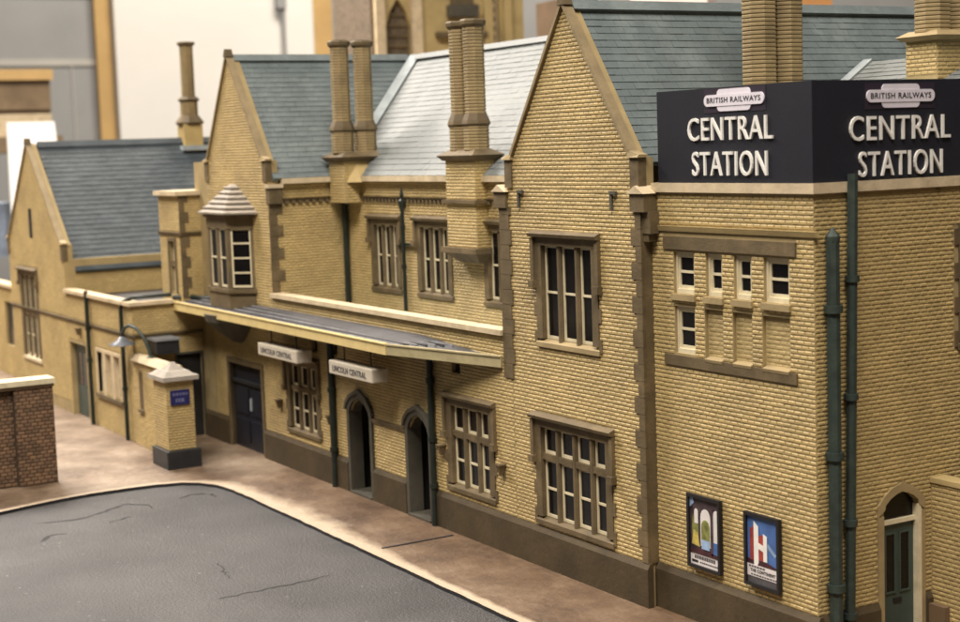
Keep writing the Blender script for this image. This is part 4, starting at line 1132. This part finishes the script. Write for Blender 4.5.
# hanging signs under the canopy
def hanging(x0, x1, z0, z1, label):
    y0, y1 = -.95, -.52
    t = thing('hanging_sign', label, 'sign', ((x0+x1)/2, (y0+y1)/2, z0), 'white signs hung below the canopy')
    F = Front(y0)
    bx = MB(); bx.box(x0, x1, y0, y1, z0, z1); bx = bx.build('sign_box', 'lightbox', t, recalc=False, bevel=.03)
    text_into('LINCOLN CENTRAL', F, x0+.22, x1-.30, z0+.09, z1-.10, 0.0, .012, 'lettering', 'grey_print', bx, .0)
    for u in (x0+.45, x1-.45):
        MB().tube([(u, (y0+y1)/2, z1-.01), (u, (y0+y1)/2, cz-.015)], .022, 6).build('hanger', 'grey_stone', t, smooth=True)
hanging(-15.85, -13.55, 3.06, 3.39, 'white hanging sign lettered in black above the first archway')
hanging(-20.25, -17.75, 3.08, 3.41, 'white hanging sign over the mullioned window beside the blue black door')

# screen wall with gate pier
SW = thing('gate_pier_wall', 'low buff screen wall ending in a capped gate pier on a dark base', 'wall', (-24, -2.5, 0))
FS = Front(-2.42)
wl = MB(); wl.box(-26.28, -22.9, -2.42, -2.14, -.01, 2.5); wl = wl.build('wall', 'mortar', SW, recalc=False)
bricks(FS, 0.0, 2.5, lambda z: (-26.26, -22.9), [(-25.75, -25.45, 1.1, 2.2)], wl, bl=.24)
MB().fbox(FS, -25.75, -25.45, 1.1, 2.2, -.02, .01).build('slot', 'stone', wl, recalc=False)
MB().fbox(FS, -25.82, -25.38, 1.0, 1.1, 0, .06).build('sill', 'stone', wl, recalc=False)
mb = MB(); mb.hexa([(-26.28,-2.52,2.5),(-22.8,-2.52,2.5),(-22.8,-2.06,2.5),(-26.28,-2.06,2.5)], [(-26.28,-2.40,2.66),(-22.8,-2.40,2.66),(-22.8,-2.18,2.66),(-26.28,-2.18,2.66)]); mb.build('coping', 'coping', SW, recalc=False)
pr_ = MB(); pr_.box(-22.96, -21.94, -2.93, -2.17, -.01, 2.38); pr_ = pr_.build('pier', 'mortar', SW, recalc=False)
bricks(Front(-2.93), .5, 2.38, lambda z: (-22.96, -21.94), [], pr_); bricks(Side(-21.94), .5, 2.38, lambda z: (-2.93, -2.17), [], pr_)
MB().box(-23.08, -21.82, -3.03, -2.07, -.012, .5).build('pier_base', 'box_dark', SW, recalc=False, bevel=.03)
mb = MB()
mb.box(-23.10, -21.80, -3.05, -2.05, 2.38, 2.50)
mb.hexa([(-23.02,-2.98,2.50),(-21.88,-2.98,2.50),(-21.88,-2.12,2.50),(-23.02,-2.12,2.50)], [(-22.85,-2.85,2.62),(-22.05,-2.85,2.62),(-22.05,-2.25,2.62),(-22.85,-2.25,2.62)])
mb.hexa([(-22.74,-2.78,2.62),(-22.16,-2.78,2.62),(-22.16,-2.32,2.62),(-22.74,-2.32,2.62)], [(-22.5,-2.6,2.82),(-22.4,-2.6,2.82),(-22.4,-2.5,2.82),(-22.5,-2.5,2.82)])
mb.build('pier_cap', 'cap_grey', SW, recalc=False)
BS = MB(); BS.box(-21.92, -21.885, -2.84, -2.30, 1.72, 2.13); BS = tag(BS.build('blue_sign', 'blue_sign', None, recalc=False, bevel=.01), 'small dark blue enamel notice on the gate pier', 'sign')
SS = Side(-21.885)
for z0, z1, u0, u1 in ((1.98, 2.05, -2.78, -2.36), (1.80, 1.90, -2.70, -2.44)):
    u = u0
    while u < u1:
        w_ = random.uniform(.05, .08); MB().fbox(SS, u, min(u1, u+w_), z0, z1, -.002, .006).build('mark', 'blue_mark', BS, recalc=False); u += w_+.025

# gooseneck lamp on the screen wall
GL = thing('gooseneck_lamp', 'dark gooseneck lamp with a dish shade rising from the screen wall', 'lamp', (-25.0, -2.28, 2.65))
pts = [(-25.0, -2.28, 2.64), (-25.02, -2.32, 2.9), (-25.15, -2.42, 3.25), (-25.38, -2.52, 3.48), (-25.7, -2.62, 3.56), (-26.0, -2.68, 3.48), (-26.2, -2.7, 3.3), (-26.24, -2.7, 3.18)]
MB().tube(pts, .05, 8).build('arm', 'pipe', GL, smooth=True)
MB().lathe(-26.24, -2.7, [(.05, 3.2), (.12, 3.16), (.16, 3.1), (.36, 3.0), (.38, 2.96), (.3, 2.965), (.1, 3.03)], 16).build('shade', 'lamp_grey', GL, smooth=True)
MB().lathe(-26.24, -2.7, [(.02, 2.9), (.07, 2.94), (.08, 3.0), (.03, 3.06)], 10).build('bulb', 'cream', GL, smooth=True)
MB().lathe(-25.0, -2.28, [(.12, 2.62), (.12, 2.68), (.06, 2.72)], 10).build('foot', 'pipe', GL, smooth=True)
# dark box on the return wall
BX = thing('wall_box', 'dark grey box with a pale lid on the wall above the pier', 'box', (-25.9, -1.6, 2.66))
MB().box(-26.27, -25.5, -1.92, -1.24, 2.66, 3.04).build('casing', 'box_dark', BX, recalc=False)
MB().box(-26.27, -25.46, -1.96, -1.20, 3.04, 3.10).build('lid', 'box_lid', BX, recalc=False)

# red-brown brick wall at the left edge
LW = thing('brick_boundary_wall', 'reddish brown brick boundary wall with a pale coping by the road', 'wall', (-22.5, -7.5, 0))
S4, S5 = Side(-22.3), Side(-22.42)
for S_, a, b in ((S4, -6.86, -5.85), (S5, -12.0, -6.86)):
    wl = MB(); wl.fbox(S_, a, b, -.01, 2.62, -.4, 0); wl = wl.build('wall', 'cardmortar', LW, recalc=False)
    bricks(S_, 0.02, 2.6, lambda z: (a, b), [], wl, 'cardbrick', proud=.012, ch=.095, bl=.18, j=.010, eu=.010)
MB().box(-22.9, -22.22, -12, -5.8, 2.62, 2.76).build('coping', 'cream', LW, recalc=False)
MB().box(-22.86, -22.26, -12, -5.82, 2.54, 2.619).build('coping_underside', 'wood_dark', LW, recalc=False)

# ================================================================== behind the model: workshop
XW = -150.0
room = MB().box(XW-6, XW, -70, 260, -60, 110).build('room_wall', 'room_grey'); room['kind'] = 'structure'
def bgpt(px, py, X):       # where the sight line of a photo pixel meets the plane x = X
    dr_ = F_ + right*((px-480)/1570) + down*((py-311)/1570)
    t = (X - CAM.x)/dr_.x
    q = CAM + dr_*t
    return q.y, q.z
def on_wall(px0, px1, py0, py1, X):
    y0, z1 = bgpt(px0, py0, X); y1, z0 = bgpt(px1, py1, X)
    return y0, y1, z0, z1
# pale joints between the grey blocks
for (p0, p1, q0, q1) in ((-40, 96, 60, 66), (72, 79, 66, 200), (-40, 96, -8, -2), (96, 400, -60, -54)):
    y0, y1, z0, z1 = on_wall(p0, p1, q0, q1, XW)
    MB().box(XW-.5, XW+.12, y0, y1, z0, z1).build('block_joint', 'room_pale', room, recalc=False)
def upright(px0, px1, X, name, label, cat, mat, ztop=60, zbot=-58, t=.8):
    y0, _, = bgpt(px0, 60, X); y1, _ = bgpt(px1, 60, X)
    return tag(MB().box(X, X+t, y0, y1, zbot, ztop).build(name, mat, None, recalc=False), label, cat)
upright(95, 110, XW+.02, 'timber_post', 'pale timber post left of the white board', 'post', 'wood')
upright(310, 331, XW+.02, 'timber_post', 'pale timber post right of the white board', 'post', 'wood')
y0, y1 = bgpt(112, 60, XW)[0], bgpt(309, 60, XW)[0]
tag(MB().box(XW+.02, XW+1.6, y0, y1, -58, 55).build('white_board', 'board_white', None, recalc=False), 'large plain white board standing behind the station', 'board')
y0, y1, z0, z1 = on_wall(272, 284, -60, 9, XW+1.7)
hk = thing('wall_cable', 'thin grey cable with a small box hanging down the white board', 'cable', (XW+1.9, (y0+y1)/2, z0))
MB().box(XW+1.62, XW+2.4, y0, y1, z0, z0+3).build('box', 'room_grey', hk, recalc=False)
MB().tube([(XW+2.0, (y0+y1)/2+.3, z0+.1), (XW+2.0, (y0+y1)/2+.3, -50)], .22, 6).build('wire', 'room_grey', hk, smooth=True)
# wooden crate on a far shelf, left edge
XC = -105.0
y0, y1, z0, z1 = on_wall(-60, 53, 70, 136, XC)
cr_ = thing('wooden_crate', 'weathered wooden crate with a bright pine lid at the far left', 'crate', (XC-4, (y0+y1)/2, z0))
h = z1-z0
MB().box(XC-8, XC+.3, y0, y1+.2, z1-h*.16, z1).build('lid', 'wood', cr_, recalc=False)
MB().box(XC-8, XC, y0, y1, z1-h*.22, z1-h*.16).build('gap', 'wood_dark', cr_, recalc=False)
MB().box(XC-8, XC, y0, y1, z1-h*.60, z1-h*.22).build('slat', 'wood_mid', cr_, recalc=False)
MB().box(XC-8, XC-.2, y0, y1, z1-h*.66, z1-h*.60).build('gap', 'wood_dark', cr_, recalc=False)
MB().box(XC-8, XC, y0, y1, z0, z1-h*.66).build('slat', 'coping', cr_, recalc=False)
sh_ = tag(MB().box(XC-12, XC+1, y0-4, y1+.5, z0-1.2, z0).build('shelf', 'wood_mid', None, recalc=False), 'brown timber shelf under the wooden crate', 'shelf')
# white card leaning below it
XP = -88.0
y0, y1, z0, z1 = on_wall(2, 86, 121, 330, XP)
mb = MB(); mb.hexa([(XP,y0,z0-6),(XP+.3,y0,z0-6),(XP+.3,y1,z0-6),(XP,y1,z0-6)], [(XP-5,y0+1.5,z1),(XP-4.7,y0+1.5,z1),(XP-4.7,y1,z1),(XP-5,y1,z1)])
tag(mb.build('white_card', 'board_white'), 'sheet of white card leaning behind the farthest gable', 'card')
y0, y1, z0, z1 = on_wall(-40, 7, 205, 240, -80)
tag(MB().zprism([(-84, y0), (-80, y0), (-80, y1), (-81, y1+.6), (-84, y1+.4)], z0-1, z1).build('blue_bag', 'bluecloth'), 'blue plastic wrapped bundle at the left edge', 'bag')
# background model tower
D0 = 84.0
def at(px, py, depth):
    return CAM + (F_ + right*((px-480)/1570) + down*((py-311)/1570))*depth
L0 = at(374, 40, D0); R0 = at(524, 40, D0+3)
FTW = Oblique((L0.x, L0.y), (R0.x, R0.y)); LT = FTW.L
k_ = LT/150.0
TW = thing('model_church_tower', 'buff brick model tower with a tall arched lattice opening behind the roofs', 'tower', ((L0.x+R0.x)/2, (L0.y+R0.y)/2+3, 0))
lo = [(0, 15*k_), (34*k_, 120*k_), (130*k_, LT)]
zt = at(400, -60, D0).z
zpx = lambda q: at(440, q, D0).z
mb = MB(); mb.fbox(FTW, 0, LT, 0, zt, -LT*.9, -.5*1); mb.build('core', 'louvre', TW, recalc=False)
mb = MB()
mb.fbox(FTW, 3*k_, 12*k_, 0, zt, -.5, 0); mb.fbox(FTW, 36*k_, 116*k_, 0, zt, -.5, 0); mb.fbox(FTW, 126*k_, LT, 0, zt, -.5, 0)
ax0, ax1, az = 12*k_, 36*k_, zpx(-4)
mb.fprism(FTW, [(ax0, zt), (ax0, az-1.6), (ax0+(ax1-ax0)*.18, az-.7), ((ax0+ax1)/2, az), (ax0+(ax1-ax0)*.82, az-.7), (ax1, az-1.6), (ax1, zt)][::-1], -.5, 0)
mb.build('wall', 'render', TW)
la = MB()
for j in range(5): la.fbox(FTW, ax0+(ax1-ax0)*(j+.35)/5, ax0+(ax1-ax0)*(j+.6)/5, az-7, az-.5, -.49, -.36)
for j in range(12): la.fbox(FTW, ax0, ax1, az-7+j*.55, az-6.85+j*.55, -.488, -.34)
la.build('lattice', 'stone', TW, recalc=False)
for a, b in ((1, 10), (36, 46), (108, 117), (128, 136)):
    MB().fbox(FTW, a*k_, b*k_, 0, zt, 0, .35).build('buttress', 'coping' if a < 40 else 'render', TW, recalc=False)
for j in range(14):
    MB().fbox(FTW, 118.5*k_, 123.5*k_, zpx(48)+j*.5, zpx(48)+.28+j*.5, -.5, -.4).build('lattice_opening', 'dark', TW, recalc=False)
mb = MB(); mb.fbox(FTW, 116*k_, 126*k_, 0, zt, -.5, -.45); mb.build('lattice_strip', 'coping', TW, recalc=False)
MB().fbox(FTW, 72*k_, 100*k_, zpx(16), zpx(4), 0, .8).build('cornice_block', 'grey_stone', TW, recalc=False)
MB().fbox(FTW, 76*k_, 96*k_, zpx(4), zpx(-4), 0, .6).build('cornice_block', 'stone', TW, recalc=False)
MB().fbox(FTW, 60*k_, 110*k_, zpx(36), zpx(31), 0, .5).build('string_course', 'stone', TW, recalc=False)
# coloured boxes on the far bench, their tops just showing over the big ridge
def far_box(px0, px1, py, depth, mat, label, name='card_box', thick=4):
    p0, p1 = at(px0, py, depth), at(px1, py, depth+.5)
    Fx = Oblique((p0.x, p0.y), (p1.x, p1.y))
    return tag(MB().fbox(Fx, 0, Fx.L, 0, p0.z, -thick, 0).build(name, mat, None, recalc=False), label, 'box')
far_box(796, 832, -14, 70, 'orange', 'orange card box showing above the big roof ridge')
far_box(707, 716, -14, 66, 'pinkwhite', 'pale pinkish card box beside the tall twin chimney')
far_box(572, 598, -4, 72, 'wood_dark', 'dark brown timber block just above the front gable')
far_box(600, 700, -6, 76, 'room_pale', 'long pale grey box behind the big roof ridge')

scene.cycles.samples = 64
